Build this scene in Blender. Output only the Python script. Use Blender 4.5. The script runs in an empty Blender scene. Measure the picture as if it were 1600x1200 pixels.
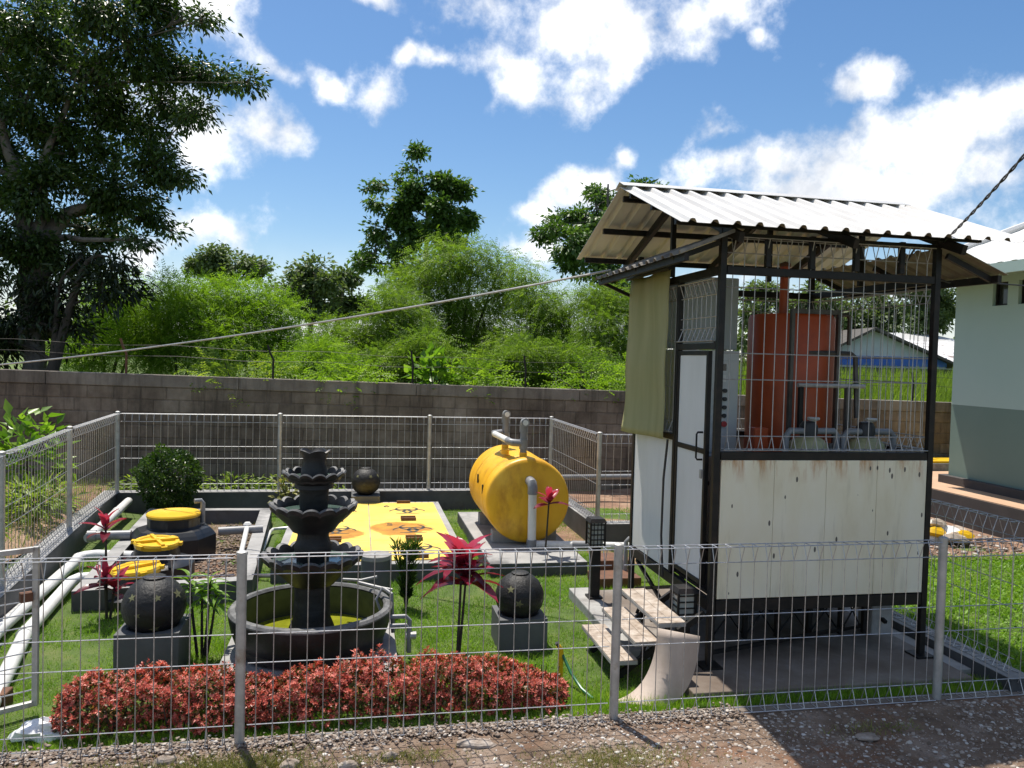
import bpy, math, random
import numpy as np
from mathutils import Vector, Matrix
S=bpy.context.scene; COL=S.collection
R=math.radians
# ------------------------------------------------------------------ camera
YAW,PITCH,ROLL=R(11),R(1.86),R(1.5)
cam=bpy.data.cameras.new('camera'); camo=bpy.data.objects.new('camera',cam); COL.objects.link(camo)
fw=Vector((math.sin(YAW),math.cos(YAW),0)); r0=Vector((math.cos(YAW),-math.sin(YAW),0))
fv=fw*math.cos(PITCH)-Vector((0,0,1))*math.sin(PITCH); u0=r0.cross(fv)
rv=r0*math.cos(ROLL)+u0*math.sin(ROLL); uv=u0*math.cos(ROLL)-r0*math.sin(ROLL)
mm=Matrix((rv,uv,-fv)).transposed().to_4x4(); mm.translation=(0,0,2.4); camo.matrix_world=mm
cam.sensor_width=36; cam.lens=36*1230/1600; cam.clip_start=.05; cam.clip_end=2000
S.camera=camo
# ------------------------------------------------------------------ sun, sky, exposure
SUNV=Vector((-.13,.35,1)).normalized()
sd=bpy.data.lights.new('sun','SUN'); sd.energy=4.6; sd.angle=R(.53); sd.color=(1,.94,.845)
so=bpy.data.objects.new('sun',sd); COL.objects.link(so)
so.rotation_euler=SUNV.to_track_quat('Z','Y').to_euler(); so.location=(0,0,30)
S.view_settings.view_transform='Standard'; S.view_settings.look='None'; S.view_settings.gamma=1
S.view_settings.exposure=0.55
W=bpy.data.worlds.new('World'); S.world=W; W.use_nodes=True
CLOUDS=[(-0.186,0.365,0.057,0.034),(-0.230,0.376,0.049,0.023),(-0.099,0.333,0.045,0.018),(-0.039,0.330,0.037,0.024),(0.000,0.308,0.031,0.031),(-0.212,0.258,0.065,0.050),(-0.149,0.269,0.061,0.042),(-0.105,0.263,0.033,0.033),(-0.175,0.137,0.065,0.029),(-0.132,0.125,0.041,0.021),(-0.230,0.114,0.049,0.028),(0.156,0.411,0.065,0.037),(0.229,0.382,0.085,0.053),(0.102,0.347,0.049,0.016),(0.062,0.352,0.023,0.015),(0.174,0.343,0.057,0.039),(0.247,0.319,0.050,0.037),(0.308,0.382,0.039,0.047),(0.272,0.409,0.065,0.033),(0.394,0.389,0.047,0.037),(0.447,0.396,0.069,0.034),(0.485,0.363,0.024,0.023),(0.250,0.200,0.045,0.031),(0.298,0.216,0.041,0.026),(0.333,0.233,0.026,0.018),(0.219,0.177,0.041,0.031),(0.212,0.133,0.057,0.024),(0.734,0.278,0.057,0.041),(0.699,0.250,0.073,0.047),(0.635,0.250,0.069,0.037),(0.568,0.244,0.073,0.034),(0.497,0.234,0.069,0.029),(0.445,0.229,0.041,0.024),(0.597,0.307,0.037,0.018),(0.548,0.210,0.089,0.029),(0.651,0.197,0.098,0.033),(0.731,0.198,0.073,0.041),(0.013,0.406,0.034,0.013),(0.437,0.262,0.033,0.016),(0.641,0.099,0.098,0.018),(0.502,0.100,0.073,0.018)]
SKY_STR=.10; CLOUD_C=9.6
def build_world():
    nt=W.node_tree; N=nt.nodes; L=nt.links; N.clear()
    out=N.new('ShaderNodeOutputWorld'); bg=N.new('ShaderNodeBackground'); bg.inputs[1].default_value=SKY_STR
    L.new(bg.outputs[0],out.inputs[0])
    sky=N.new('ShaderNodeTexSky'); sky.sky_type='NISHITA'; sky.sun_disc=False
    sky.sun_elevation=math.asin(SUNV.z); sky.sun_rotation=math.atan2(SUNV.x,SUNV.y)
    sky.air_density=1.0; sky.dust_density=.6; sky.ozone_density=2.2; sky.altitude=50
    tc=N.new('ShaderNodeTexCoord')
    sep=N.new('ShaderNodeSeparateXYZ'); L.new(tc.outputs['Generated'],sep.inputs[0])
    def m(op,a,b=None,c=None,clamp=False):
        n=N.new('ShaderNodeMath'); n.operation=op; n.use_clamp=clamp
        for i,x in enumerate((a,b,c)):
            if x is None: continue
            if isinstance(x,(int,float)): n.inputs[i].default_value=x
            else: L.new(x,n.inputs[i])
        return n.outputs[0]
    az=m('ARCTAN2',sep.outputs[0],sep.outputs[1]); el=m('ARCSINE',sep.outputs[2])
    cmb=N.new('ShaderNodeCombineXYZ'); L.new(az,cmb.inputs[0]); L.new(el,cmb.inputs[1])
    # warp coordinates a little so that cloud borders billow
    nw=N.new('ShaderNodeTexNoise'); nw.inputs['Scale'].default_value=6.5; nw.inputs['Detail'].default_value=5; nw.inputs['Roughness'].default_value=.52
    L.new(tc.outputs['Generated'],nw.inputs['Vector'])
    ws=N.new('ShaderNodeVectorMath'); ws.operation='SUBTRACT'; L.new(nw.outputs['Color'],ws.inputs[0]); ws.inputs[1].default_value=(.5,.5,.5)
    wm=N.new('ShaderNodeVectorMath'); wm.operation='MULTIPLY_ADD'; L.new(ws.outputs[0],wm.inputs[0]); wm.inputs[1].default_value=(.15,.12,0); L.new(cmb.outputs[0],wm.inputs[2])
    P=wm.outputs[0]
    rs=random.Random(11); blobs=list(CLOUDS)
    k=0
    while k<46:      # clouds round the unseen rest of the sky, some added for neutral ambient light
        a=rs.uniform(-math.pi,math.pi); e=math.asin(rs.uniform(.05,.97)); ca=max(math.cos(e),.3)
        if -.55<a<.95 and e<.62: continue
        blobs.append((a,e,rs.uniform(.1,.22)/ca,rs.uniform(.06,.14))); k+=1
    acc=None
    for a,e,ra,re_ in blobs:
        n1=N.new('ShaderNodeVectorMath'); n1.operation='SUBTRACT'; L.new(P,n1.inputs[0]); n1.inputs[1].default_value=(a,e,0)
        n2=N.new('ShaderNodeVectorMath'); n2.operation='MULTIPLY'; L.new(n1.outputs[0],n2.inputs[0]); n2.inputs[1].default_value=(1/ra,1/re_,0)
        n3=N.new('ShaderNodeVectorMath'); n3.operation='LENGTH'; L.new(n2.outputs[0],n3.inputs[0])
        acc=n3.outputs['Value'] if acc is None else m('SMOOTH_MIN',acc,n3.outputs['Value'],.25)
    n=N.new('ShaderNodeTexNoise'); n.inputs['Scale'].default_value=12; n.inputs['Detail'].default_value=10; n.inputs['Roughness'].default_value=.61
    L.new(tc.outputs['Generated'],n.inputs['Vector'])
    nb=N.new('ShaderNodeTexNoise'); nb.inputs['Scale'].default_value=8; nb.inputs['Detail'].default_value=6; nb.inputs['Roughness'].default_value=.6
    L.new(tc.outputs['Generated'],nb.inputs['Vector'])
    dens=m('ADD',m('SUBTRACT',1.06,acc),m('MULTIPLY',m('SUBTRACT',n.outputs['Fac'],.5),4.2))
    mr=N.new('ShaderNodeMapRange'); mr.interpolation_type='SMOOTHSTEP'; mr.inputs[1].default_value=-.2; mr.inputs[2].default_value=1.15
    L.new(dens,mr.inputs[0])
    haze=N.new('ShaderNodeMapRange'); haze.interpolation_type='SMOOTHSTEP'; haze.inputs[1].default_value=.16; haze.inputs[2].default_value=-.02; haze.inputs[3].default_value=0; haze.inputs[4].default_value=.55
    L.new(el,haze.inputs[0])
    mask=m('MAXIMUM',mr.outputs[0],haze.outputs[0])
    sh=N.new('ShaderNodeMapRange'); sh.inputs[1].default_value=.33; sh.inputs[2].default_value=.72; L.new(m('ADD',nb.outputs['Fac'],m('MULTIPLY',m('SUBTRACT',n.outputs['Fac'],.5),.7)),sh.inputs[0])
    cc=N.new('ShaderNodeMix'); cc.data_type='RGBA'; L.new(sh.outputs[0],cc.inputs[0])
    cc.inputs[6].default_value=(CLOUD_C*.58,CLOUD_C*.61,CLOUD_C*.66,1); cc.inputs[7].default_value=(CLOUD_C*1.1,CLOUD_C*1.1,CLOUD_C*1.1,1)
    hs=N.new('ShaderNodeHueSaturation'); hs.inputs['Saturation'].default_value=1.22; hs.inputs['Value'].default_value=.90; L.new(sky.outputs[0],hs.inputs['Color'])
    mx=N.new('ShaderNodeMix'); mx.data_type='RGBA'; L.new(mask,mx.inputs[0]); L.new(hs.outputs[0],mx.inputs[6]); L.new(cc.outputs[2],mx.inputs[7])
    L.new(mx.outputs[2],bg.inputs[0])
build_world()
try:
    W.cycles.sampling_method='MANUAL'; W.cycles.sample_map_resolution=512
except Exception: pass
# ------------------------------------------------------------------ helpers
def tag(o,label=None,cat=None,group=None,kind=None):
    if label: o['label']=label
    if cat: o['category']=cat
    if group: o['group']=group
    if kind: o['kind']=kind
    return o
def link(o): COL.objects.link(o); return o
def thing(name,label,cat,loc=(0,0,0),group=None):
    o=bpy.data.objects.new(name,None); link(o); o.location=loc; o.empty_display_size=.1
    return tag(o,label,cat,group)
def adopt(o,p):
    if p is not None:
        o.parent=p
        if p.type=='EMPTY': o.matrix_parent_inverse=Matrix.Translation(-Vector(p.location))
    return o
def copy_tree(o,parent=None):
    c=o.copy(); link(c)
    if parent is not None:
        inv=o.matrix_parent_inverse.copy(); c.parent=parent; c.matrix_parent_inverse=inv
    for ch in list(o.children): copy_tree(ch,c)
    return c
class B:
    def __init__(s): s.v=[]; s.f=[]
    def add(s,v,f):
        k=len(s.v); s.v+=[tuple(x) for x in v]; s.f+=[tuple(i+k for i in q) for q in f]; return s
    def box(s,x0,x1,y0,y1,z0,z1):
        return s.add([(x0,y0,z0),(x1,y0,z0),(x1,y1,z0),(x0,y1,z0),(x0,y0,z1),(x1,y0,z1),(x1,y1,z1),(x0,y1,z1)],
            [(3,2,1,0),(4,5,6,7),(0,1,5,4),(1,2,6,5),(2,3,7,6),(3,0,4,7)])
    def obox(s,c,ax,ay,az):   # centre and three half axes
        c=Vector(c); ax=Vector(ax); ay=Vector(ay); az=Vector(az)
        v=[c+ax*i+ay*j+az*k for k in (-1,1) for i,j in ((-1,-1),(1,-1),(1,1),(-1,1))]
        return s.add(v,[(3,2,1,0),(4,5,6,7),(0,1,5,4),(1,2,6,5),(2,3,7,6),(3,0,4,7)])
    def bar(s,p,q,w,h=None,up=(0,0,1)):
        p=Vector(p); q=Vector(q); d=q-p; l=d.length; d.normalize(); up=Vector(up)
        if abs(d.dot(up))>.95: up=Vector((0,1,0))
        a=d.cross(up).normalized(); b=a.cross(d); h=h or w
        return s.obox((p+q)/2,d*l/2,a*w/2,b*h/2)
    def tube(s,pts,r,n=8,caps=True,radii=None,closed=False):
        pts=[Vector(p) for p in pts]; m_=len(pts); k=len(s.v)
        t0=(pts[1]-pts[0]).normalized(); up=Vector((0,0,1)) if abs(t0.z)<.9 else Vector((1,0,0))
        a=t0.cross(up).normalized()
        for i,p in enumerate(pts):
            if closed: t=(pts[(i+1)%m_]-pts[i-1]).normalized()
            else: t=(pts[min(i+1,m_-1)]-pts[max(i-1,0)]).normalized()
            a=(a-t*a.dot(t)).normalized(); b=t.cross(a); rr=radii[i] if radii is not None else r
            for j in range(n):
                w=2*math.pi*j/n; s.v.append(tuple(p+a*rr*math.cos(w)+b*rr*math.sin(w)))
        for i in range(m_ if closed else m_-1):
            i2=(i+1)%m_
            for j in range(n):
                s.f.append((k+i*n+j,k+i*n+(j+1)%n,k+i2*n+(j+1)%n,k+i2*n+j))
        if caps and not closed:
            s.f.append(tuple(k+j for j in reversed(range(n)))); s.f.append(tuple(k+(m_-1)*n+j for j in range(n)))
        return s
    def cyl(s,p,q,r,r2=None,n=16): return s.tube([p,q],r,n,True,[r,r if r2 is None else r2])
    def lathe(s,prof,c,n=32,fn=None):
        k=len(s.v); m_=len(prof)
        for i,(r,z) in enumerate(prof):
            for j in range(n):
                w=2*math.pi*j/n; rr,zz=(r,z) if fn is None else fn(i,r,z,w)
                s.v.append((c[0]+rr*math.cos(w),c[1]+rr*math.sin(w),c[2]+zz))
        for i in range(m_-1):
            for j in range(n):
                s.f.append((k+i*n+j,k+i*n+(j+1)%n,k+(i+1)*n+(j+1)%n,k+(i+1)*n+j))
        return s
    def build(s,name,mat,parent=None,smooth=False,bevel=0,solid=0,label=None,under=None):
        me=bpy.data.meshes.new(name); me.from_pydata(s.v,[],s.f); me.update()
        if smooth:
            me.polygons.foreach_set('use_smooth',[True]*len(me.polygons))
            me.set_sharp_from_angle(angle=R(38))
        me.materials.append(mat); o=bpy.data.objects.new(name,me); link(o); adopt(o,parent)
        if solid:
            md=o.modifiers.new('solid','SOLIDIFY'); md.thickness=solid; md.offset=0
            if under: me.materials.append(under); md.offset=-1; md.material_offset=1
        if bevel:
            md=o.modifiers.new('bevel','BEVEL'); md.width=bevel; md.segments=2; md.limit_method='ANGLE'; md.angle_limit=R(40)
        if label: o['label']=label
        return o
def np_mesh(name,V,F,mat,var=None,parent=None):
    me=bpy.data.meshes.new(name); V=np.asarray(V,dtype=np.float32); F=np.asarray(F,dtype=np.int32); k=F.shape[1]
    me.vertices.add(len(V)); me.vertices.foreach_set('co',V.ravel())
    me.loops.add(F.size); me.loops.foreach_set('vertex_index',F.ravel())
    me.polygons.add(len(F)); me.polygons.foreach_set('loop_start',np.arange(0,F.size,k,dtype=np.int32))
    me.update(calc_edges=True); me.validate(verbose=False)
    if var is not None:
        at=me.attributes.new('var','FLOAT','POINT'); at.data.foreach_set('value',np.asarray(var,dtype=np.float32))
    me.materials.append(mat); o=bpy.data.objects.new(name,me); link(o); adopt(o,parent); return o
def unit(a): return a/np.maximum(np.linalg.norm(a,axis=-1,keepdims=True),1e-9)
LEAF=(np.array([(0,0,0),(.42,.5,.06),(1,0,-.1),(.42,-.5,.06)]),np.array([(0,1,2),(0,2,3)]))
BLADE=(np.array([(0,.5,0),(0,-.5,0),(1,0,0)]),np.array([(0,1,2)]))
def pinnate(k=4,lw=.06,ll=.25):
    v=[];f=[]
    for i in range(k):
        x=.18+.8*i/k; zz=-.18*x*x
        for sgn in (1,-1):
            b=len(v); c=.35; q=ll*(1-.35*abs(2*i/k-.9))
            v+= [(x,0,zz),(x+lw+q*c*.4,sgn*q*.5,zz+.02),(x+q*c,sgn*q,zz-.05),(x+q*c*.4-lw*.6,sgn*q*.55,zz)]
            f+= [(b,b+1,b+2),(b,b+2,b+3)]
    return np.array(v),np.array(f)
PINN=pinnate()
def strap(seg=5,arch=.5):
    v=[];f=[]
    for i in range(seg+1):
        t=i/seg; w=.5*math.sin(math.pi*min(1,.12+.88*t))**.7 if t<1 else .01
        z=-arch*t*t; x=t*(1-.25*arch*t)
        v+= [(x,w,z+.25*w*0.3),(x,0,z-.02),(x,-w,z+.25*w*0.3)]
        if i<seg:
            b=3*i; f+= [(b,b+3,b+4),(b,b+4,b+1),(b+1,b+4,b+5),(b+1,b+5,b+2)]
    return np.array(v),np.array(f)
def scat(tpl,P,D,Nn,Ls,Ws):
    tv,tf=tpl; D=unit(D); Nn=Nn-D*np.sum(Nn*D,axis=1,keepdims=True); Nn=unit(Nn); Y=np.cross(Nn,D)
    n=len(P); k=len(tv)
    V=P[:,None,:]+D[:,None,:]*(tv[None,:,0,None]*Ls[:,None,None])+Y[:,None,:]*(tv[None,:,1,None]*Ws[:,None,None])+Nn[:,None,:]*(tv[None,:,2,None]*Ls[:,None,None])
    F=(tf[None]+(np.arange(n)*k)[:,None,None]).reshape(-1,3)
    return V.reshape(-1,3),F
# ------------------------------------------------------------------ materials
def newmat(name):
    m=bpy.data.materials.new(name); m.use_nodes=True; nt=m.node_tree; nt.nodes.clear()
    o=nt.nodes.new('ShaderNodeOutputMaterial'); p=nt.nodes.new('ShaderNodeBsdfPrincipled'); nt.links.new(p.outputs[0],o.inputs[0]); return m,nt,p,o
def setin(p,**k):
    for a,b in k.items():
        if a in p.inputs: p.inputs[a].default_value=b
def c4(c): return (c[0],c[1],c[2],1)
def ramp(nt,fac,stops):
    r=nt.nodes.new('ShaderNodeValToRGB'); e=r.color_ramp.elements
    while len(e)<len(stops): e.new(.5)
    for i,(p,c) in enumerate(stops): e[i].position=p; e[i].color=c4(c)
    nt.links.new(fac,r.inputs[0]); return r.outputs[0]
def noise(nt,scale,detail=6,rough=.6,vec=None,dist=0):
    n=nt.nodes.new('ShaderNodeTexNoise'); n.inputs['Scale'].default_value=scale; n.inputs['Detail'].default_value=detail; n.inputs['Roughness'].default_value=rough; n.inputs['Distortion'].default_value=dist
    if vec is not None: nt.links.new(vec,n.inputs['Vector'])
    return n.outputs['Fac']
def geopos(nt): return nt.nodes.new('ShaderNodeNewGeometry').outputs['Position']
def scaled(nt,vec,s):
    n=nt.nodes.new('ShaderNodeVectorMath'); n.operation='MULTIPLY'; nt.links.new(vec,n.inputs[0]); n.inputs[1].default_value=s; return n.outputs[0]
def mixc(nt,fac,a,b,mode='MIX'):
    n=nt.nodes.new('ShaderNodeMix'); n.data_type='RGBA'; n.blend_type=mode
    for i,x in ((0,fac),(6,a),(7,b)):
        if isinstance(x,(int,float)): n.inputs[i].default_value=x
        elif isinstance(x,tuple): n.inputs[i].default_value=c4(x)
        else: nt.links.new(x,n.inputs[i])
    return n.outputs[2]
def bump(nt,p,h,strength=.3,dist=.01):
    b=nt.nodes.new('ShaderNodeBump'); b.inputs['Strength'].default_value=strength; b.inputs['Distance'].default_value=dist
    nt.links.new(h,b.inputs['Height']); nt.links.new(b.outputs[0],p.inputs['Normal'])
def surf(name,cols,scale=3,rough=.7,metal=0,bmp=.2,bscale=40,detail=7,stretch=(1,1,1),spec=.5,bdist=.01,dirt=None):
    """cols: list of colours for a ramp over noise in world position; dirt=(colour, scale, lo, hi)"""
    m,nt,p,o=newmat(name); pos=geopos(nt)
    k=len(cols); f=noise(nt,scale,detail,.62,scaled(nt,pos,stretch))
    col=ramp(nt,f,[(.3+.4*i/max(k-1,1),c) for i,c in enumerate(cols)]) if k>1 else None
    if k==1: col=mixc(nt,0.0,cols[0],cols[0])
    if dirt:
        d=noise(nt,dirt[1],8,.65,scaled(nt,pos,stretch)); mr=nt.nodes.new('ShaderNodeMapRange'); mr.inputs[1].default_value=dirt[2]; mr.inputs[2].default_value=dirt[3]; nt.links.new(d,mr.inputs[0])
        col=mixc(nt,mr.outputs[0],col,dirt[0])
    nt.links.new(col,p.inputs['Base Color']); setin(p,Roughness=rough,Metallic=metal); p.inputs['Specular IOR Level'].default_value=spec
    if bmp: bump(nt,p,noise(nt,bscale,5,.6,pos),bmp,bdist)
    return m
def leafmat(name,dark,mid,light,trans=.4,rough=.45,tcol=None):
    m,nt,p,o=newmat(name); a=nt.nodes.new('ShaderNodeAttribute'); a.attribute_name='var'
    col=ramp(nt,a.outputs['Fac'],[(0,dark),(.5,mid),(1,light)])
    nt.links.new(col,p.inputs['Base Color']); setin(p,Roughness=rough); p.inputs['Specular IOR Level'].default_value=.4
    t=nt.nodes.new('ShaderNodeBsdfTranslucent'); 
    tc=mixc(nt,1.0,col,tcol or (1.25,1.35,.55),'MULTIPLY'); nt.links.new(tc,t.inputs[0])
    mx=nt.nodes.new('ShaderNodeMixShader'); mx.inputs[0].default_value=trans
    nt.links.new(p.outputs[0],mx.inputs[1]); nt.links.new(t.outputs[0],mx.inputs[2]); nt.links.new(mx.outputs[0],o.inputs[0]); return m
M={}
M['kerb']=surf('pale_grey_top',[(.22,.215,.21),(.30,.295,.285),(.37,.36,.35)],2.5,.8,bmp=.25,bscale=60,dirt=((.10,.10,.10),1.7,.52,.68))  # paler grey for kerb and slab tops
M['kerbdark']=surf('dark_grey_side',[(.055,.055,.058),(.08,.08,.083),(.11,.11,.11)],2.5,.75,bmp=.2,bscale=60,dirt=((.05,.045,.04),1.7,.54,.7))  # darker grey for the sides below the pale tops
M['conc']=surf('concrete',[(.24,.235,.225),(.32,.315,.3),(.4,.39,.37)],3,.85,bmp=.35,bscale=50,dirt=((.17,.16,.15),2.2,.5,.7))
M['slab']=surf('brown_concrete',[(.11,.08,.06),(.17,.14,.115),(.27,.25,.225)],1.6,.85,bmp=.3,bscale=40)
M['charcoal']=surf('charcoal_paint',[(.009,.009,.010),(.015,.015,.016),(.032,.032,.033)],6,.48,bmp=.35,bscale=55,bdist=.006,spec=.35)
M['stone']=surf('carved_stone',[(.008,.008,.008),(.014,.014,.014),(.028,.027,.026)],9,.55,spec=.35,bmp=.6,bscale=38,stretch=(.6,.6,2.2),bdist=.012)
M['galv']=surf('galvanised_steel',[(.36,.36,.37),(.48,.48,.49),(.58,.58,.58)],30,.42,.75,bmp=0)
M['galvpost']=surf('galvanised_post',[(.34,.335,.32),(.44,.435,.42),(.54,.53,.51)],9,.5,.45,bmp=.1,bscale=90,dirt=((.30,.25,.2),6,.58,.72))
M['black']=surf('black_steel',[(.008,.0075,.0075),(.013,.012,.0115),(.026,.019,.016)],12,.5,0,spec=.3,bmp=.1,bscale=80,dirt=((.055,.03,.02),7,.62,.76))
M['bar']=surf('dark_wire',[(.03,.028,.026),(.06,.055,.05)],20,.5,.4,bmp=0)
M['yellow']=surf('yellow_paint',[(.66,.32,.008),(.74,.40,.014),(.80,.47,.035)],2.6,.42,bmp=.2,bscale=9,bdist=.02,stretch=(1,1,.5),dirt=((.44,.19,.01),3.2,.54,.74))
M['lid']=surf('yellow_lid',[(.68,.40,.01),(.74,.46,.02)],4,.38,bmp=.06,bscale=60,dirt=((.33,.17,.02),7,.62,.74))
M['pvc']=surf('white_pvc',[(.6,.6,.58),(.72,.72,.7)],5,.35,bmp=0,dirt=((.42,.4,.36),4,.6,.8))
M['pvcgrey']=surf('grey_pvc',[(.17,.175,.185),(.24,.245,.255)],8,.4,bmp=0)
M['tankblack']=surf('black_plastic',[(.008,.009,.012),(.016,.018,.022)],4,.35,bmp=.12,bscale=30)
M['orange']=surf('orange_enamel',[(.38,.06,.013),(.46,.08,.017)],2,.45,bmp=.06,bscale=30,dirt=((.22,.04,.012),2,.55,.75))
M['cabinet']=surf('grey_enamel',[(.52,.53,.52),(.6,.61,.6)],2,.4,bmp=0)
M['glass']=None
M['pumpgreen']=surf('yellowgreen_fibreglass',[(.28,.27,.14),(.36,.35,.19)],3,.45,bmp=.05)
M['darkplastic']=surf('dark_plastic',[(.015,.015,.017),(.03,.03,.032)],10,.5,bmp=0)
M['red']=surf('red_enamel',[(.42,.03,.03),(.5,.04,.04)],6,.45,bmp=0)
M['rust']=surf('rusty_iron',[(.09,.04,.022),(.16,.07,.035)],9,.8,bmp=.2)
M['tile']=surf('stone_tile',[(.24,.18,.135),(.40,.33,.265),(.54,.48,.42)],15,.45,bmp=.2,bscale=30)
M['ply']=surf('plywood_board',[(.34,.27,.215),(.44,.36,.30),(.54,.46,.39)],3,.75,stretch=(1,1,.4),bmp=.12,bscale=25,dirt=((.16,.11,.09),5,.6,.72))
M['white_bag']=surf('white_plastic',[(.75,.75,.76),(.82,.82,.82)],3,.4,bmp=.3,bscale=18,bdist=.02)
M['soil']=surf('red_soil',[(.13,.075,.05),(.24,.14,.09),(.36,.25,.17)],2.2,.95,bmp=.8,bscale=30,bdist=.03)
M['lawn']=surf('lawn_soil',[(.05,.08,.015),(.08,.13,.022),(.14,.16,.045)],3.6,.95,bmp=.8,bscale=50,bdist=.03)
M['field']=surf('field_ground',[(.06,.10,.02),(.10,.15,.03),(.15,.19,.05)],.6,.95,bmp=.8,bscale=8,bdist=.1)
M['gravelbase']=surf('gravel_soil',[(.10,.065,.042),(.19,.13,.09),(.31,.24,.19)],3.2,.95,bmp=.9,bscale=45,bdist=.03,dirt=((.20,.10,.055),1.1,.52,.66))
M['pebble']=None
M['bark']=surf('bark',[(.05,.042,.035),(.12,.105,.09),(.2,.18,.155)],3.5,.9,stretch=(1,1,.25),bmp=.8,bscale=14,bdist=.04)
M['darkbark']=surf('dark_bark',[(.03,.024,.018),(.07,.055,.042)],6,.9,stretch=(1,1,.3),bmp=.5,bscale=20,bdist=.02)
M['housewall']=surf('pale_green_paint',[(.39,.505,.455),(.43,.54,.49)],.7,.7,bmp=.06,bscale=60,spec=.3)
M['housewall2']=surf('dark_green_paint',[(.16,.23,.195),(.185,.255,.22)],.7,.7,bmp=.06,bscale=60,spec=.3)
M['plinth']=surf('plinth_paint',[(.045,.04,.04),(.07,.063,.06)],3,.8,bmp=.2)
M['walk']=surf('orange_paving',[(.42,.26,.16),(.52,.34,.22)],2,.7,bmp=.15,bscale=50)
M['roofwhite']=surf('white_roof_metal',[(.54,.54,.535),(.62,.62,.61)],3,.4,.15,bmp=.05,bscale=20,dirt=((.36,.33,.3),2.2,.64,.8))
M['farblue']=surf('blue_band',[(.03,.11,.42),(.05,.15,.5)],3,.6,bmp=0)
M['farwhite']=surf('far_plaster',[(.42,.46,.5),(.52,.56,.6)],2,.8,bmp=0)
M['farroof']=surf('far_dark_roof',[(.05,.045,.04),(.09,.08,.07)],3,.8,bmp=0)
M['farshingle']=surf('mottled_shingle',[(.16,.1,.08),(.6,.6,.6),(.75,.74,.73)],2.2,.7,bmp=0,detail=3)
M['hosegreen']=surf('green_hose',[(.01,.11,.05),(.02,.15,.07)],8,.4,bmp=0)
M['hinge']=surf('rusted_handle',[(.09,.04,.02),(.16,.075,.03)],20,.7,bmp=0)
M['mark']=surf('black_stencil_paint',[(.03,.03,.028),(.06,.055,.04)],14,.7,bmp=0)
M['star_inner']=surf('pale_inner_clay',[(.07,.07,.03),(.22,.22,.10)],8,.7,bmp=0)
M['lampglass']=surf('lamp_glass',[(.34,.35,.31),(.44,.45,.4)],6,.25,bmp=0)
M['water']=None
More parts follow.
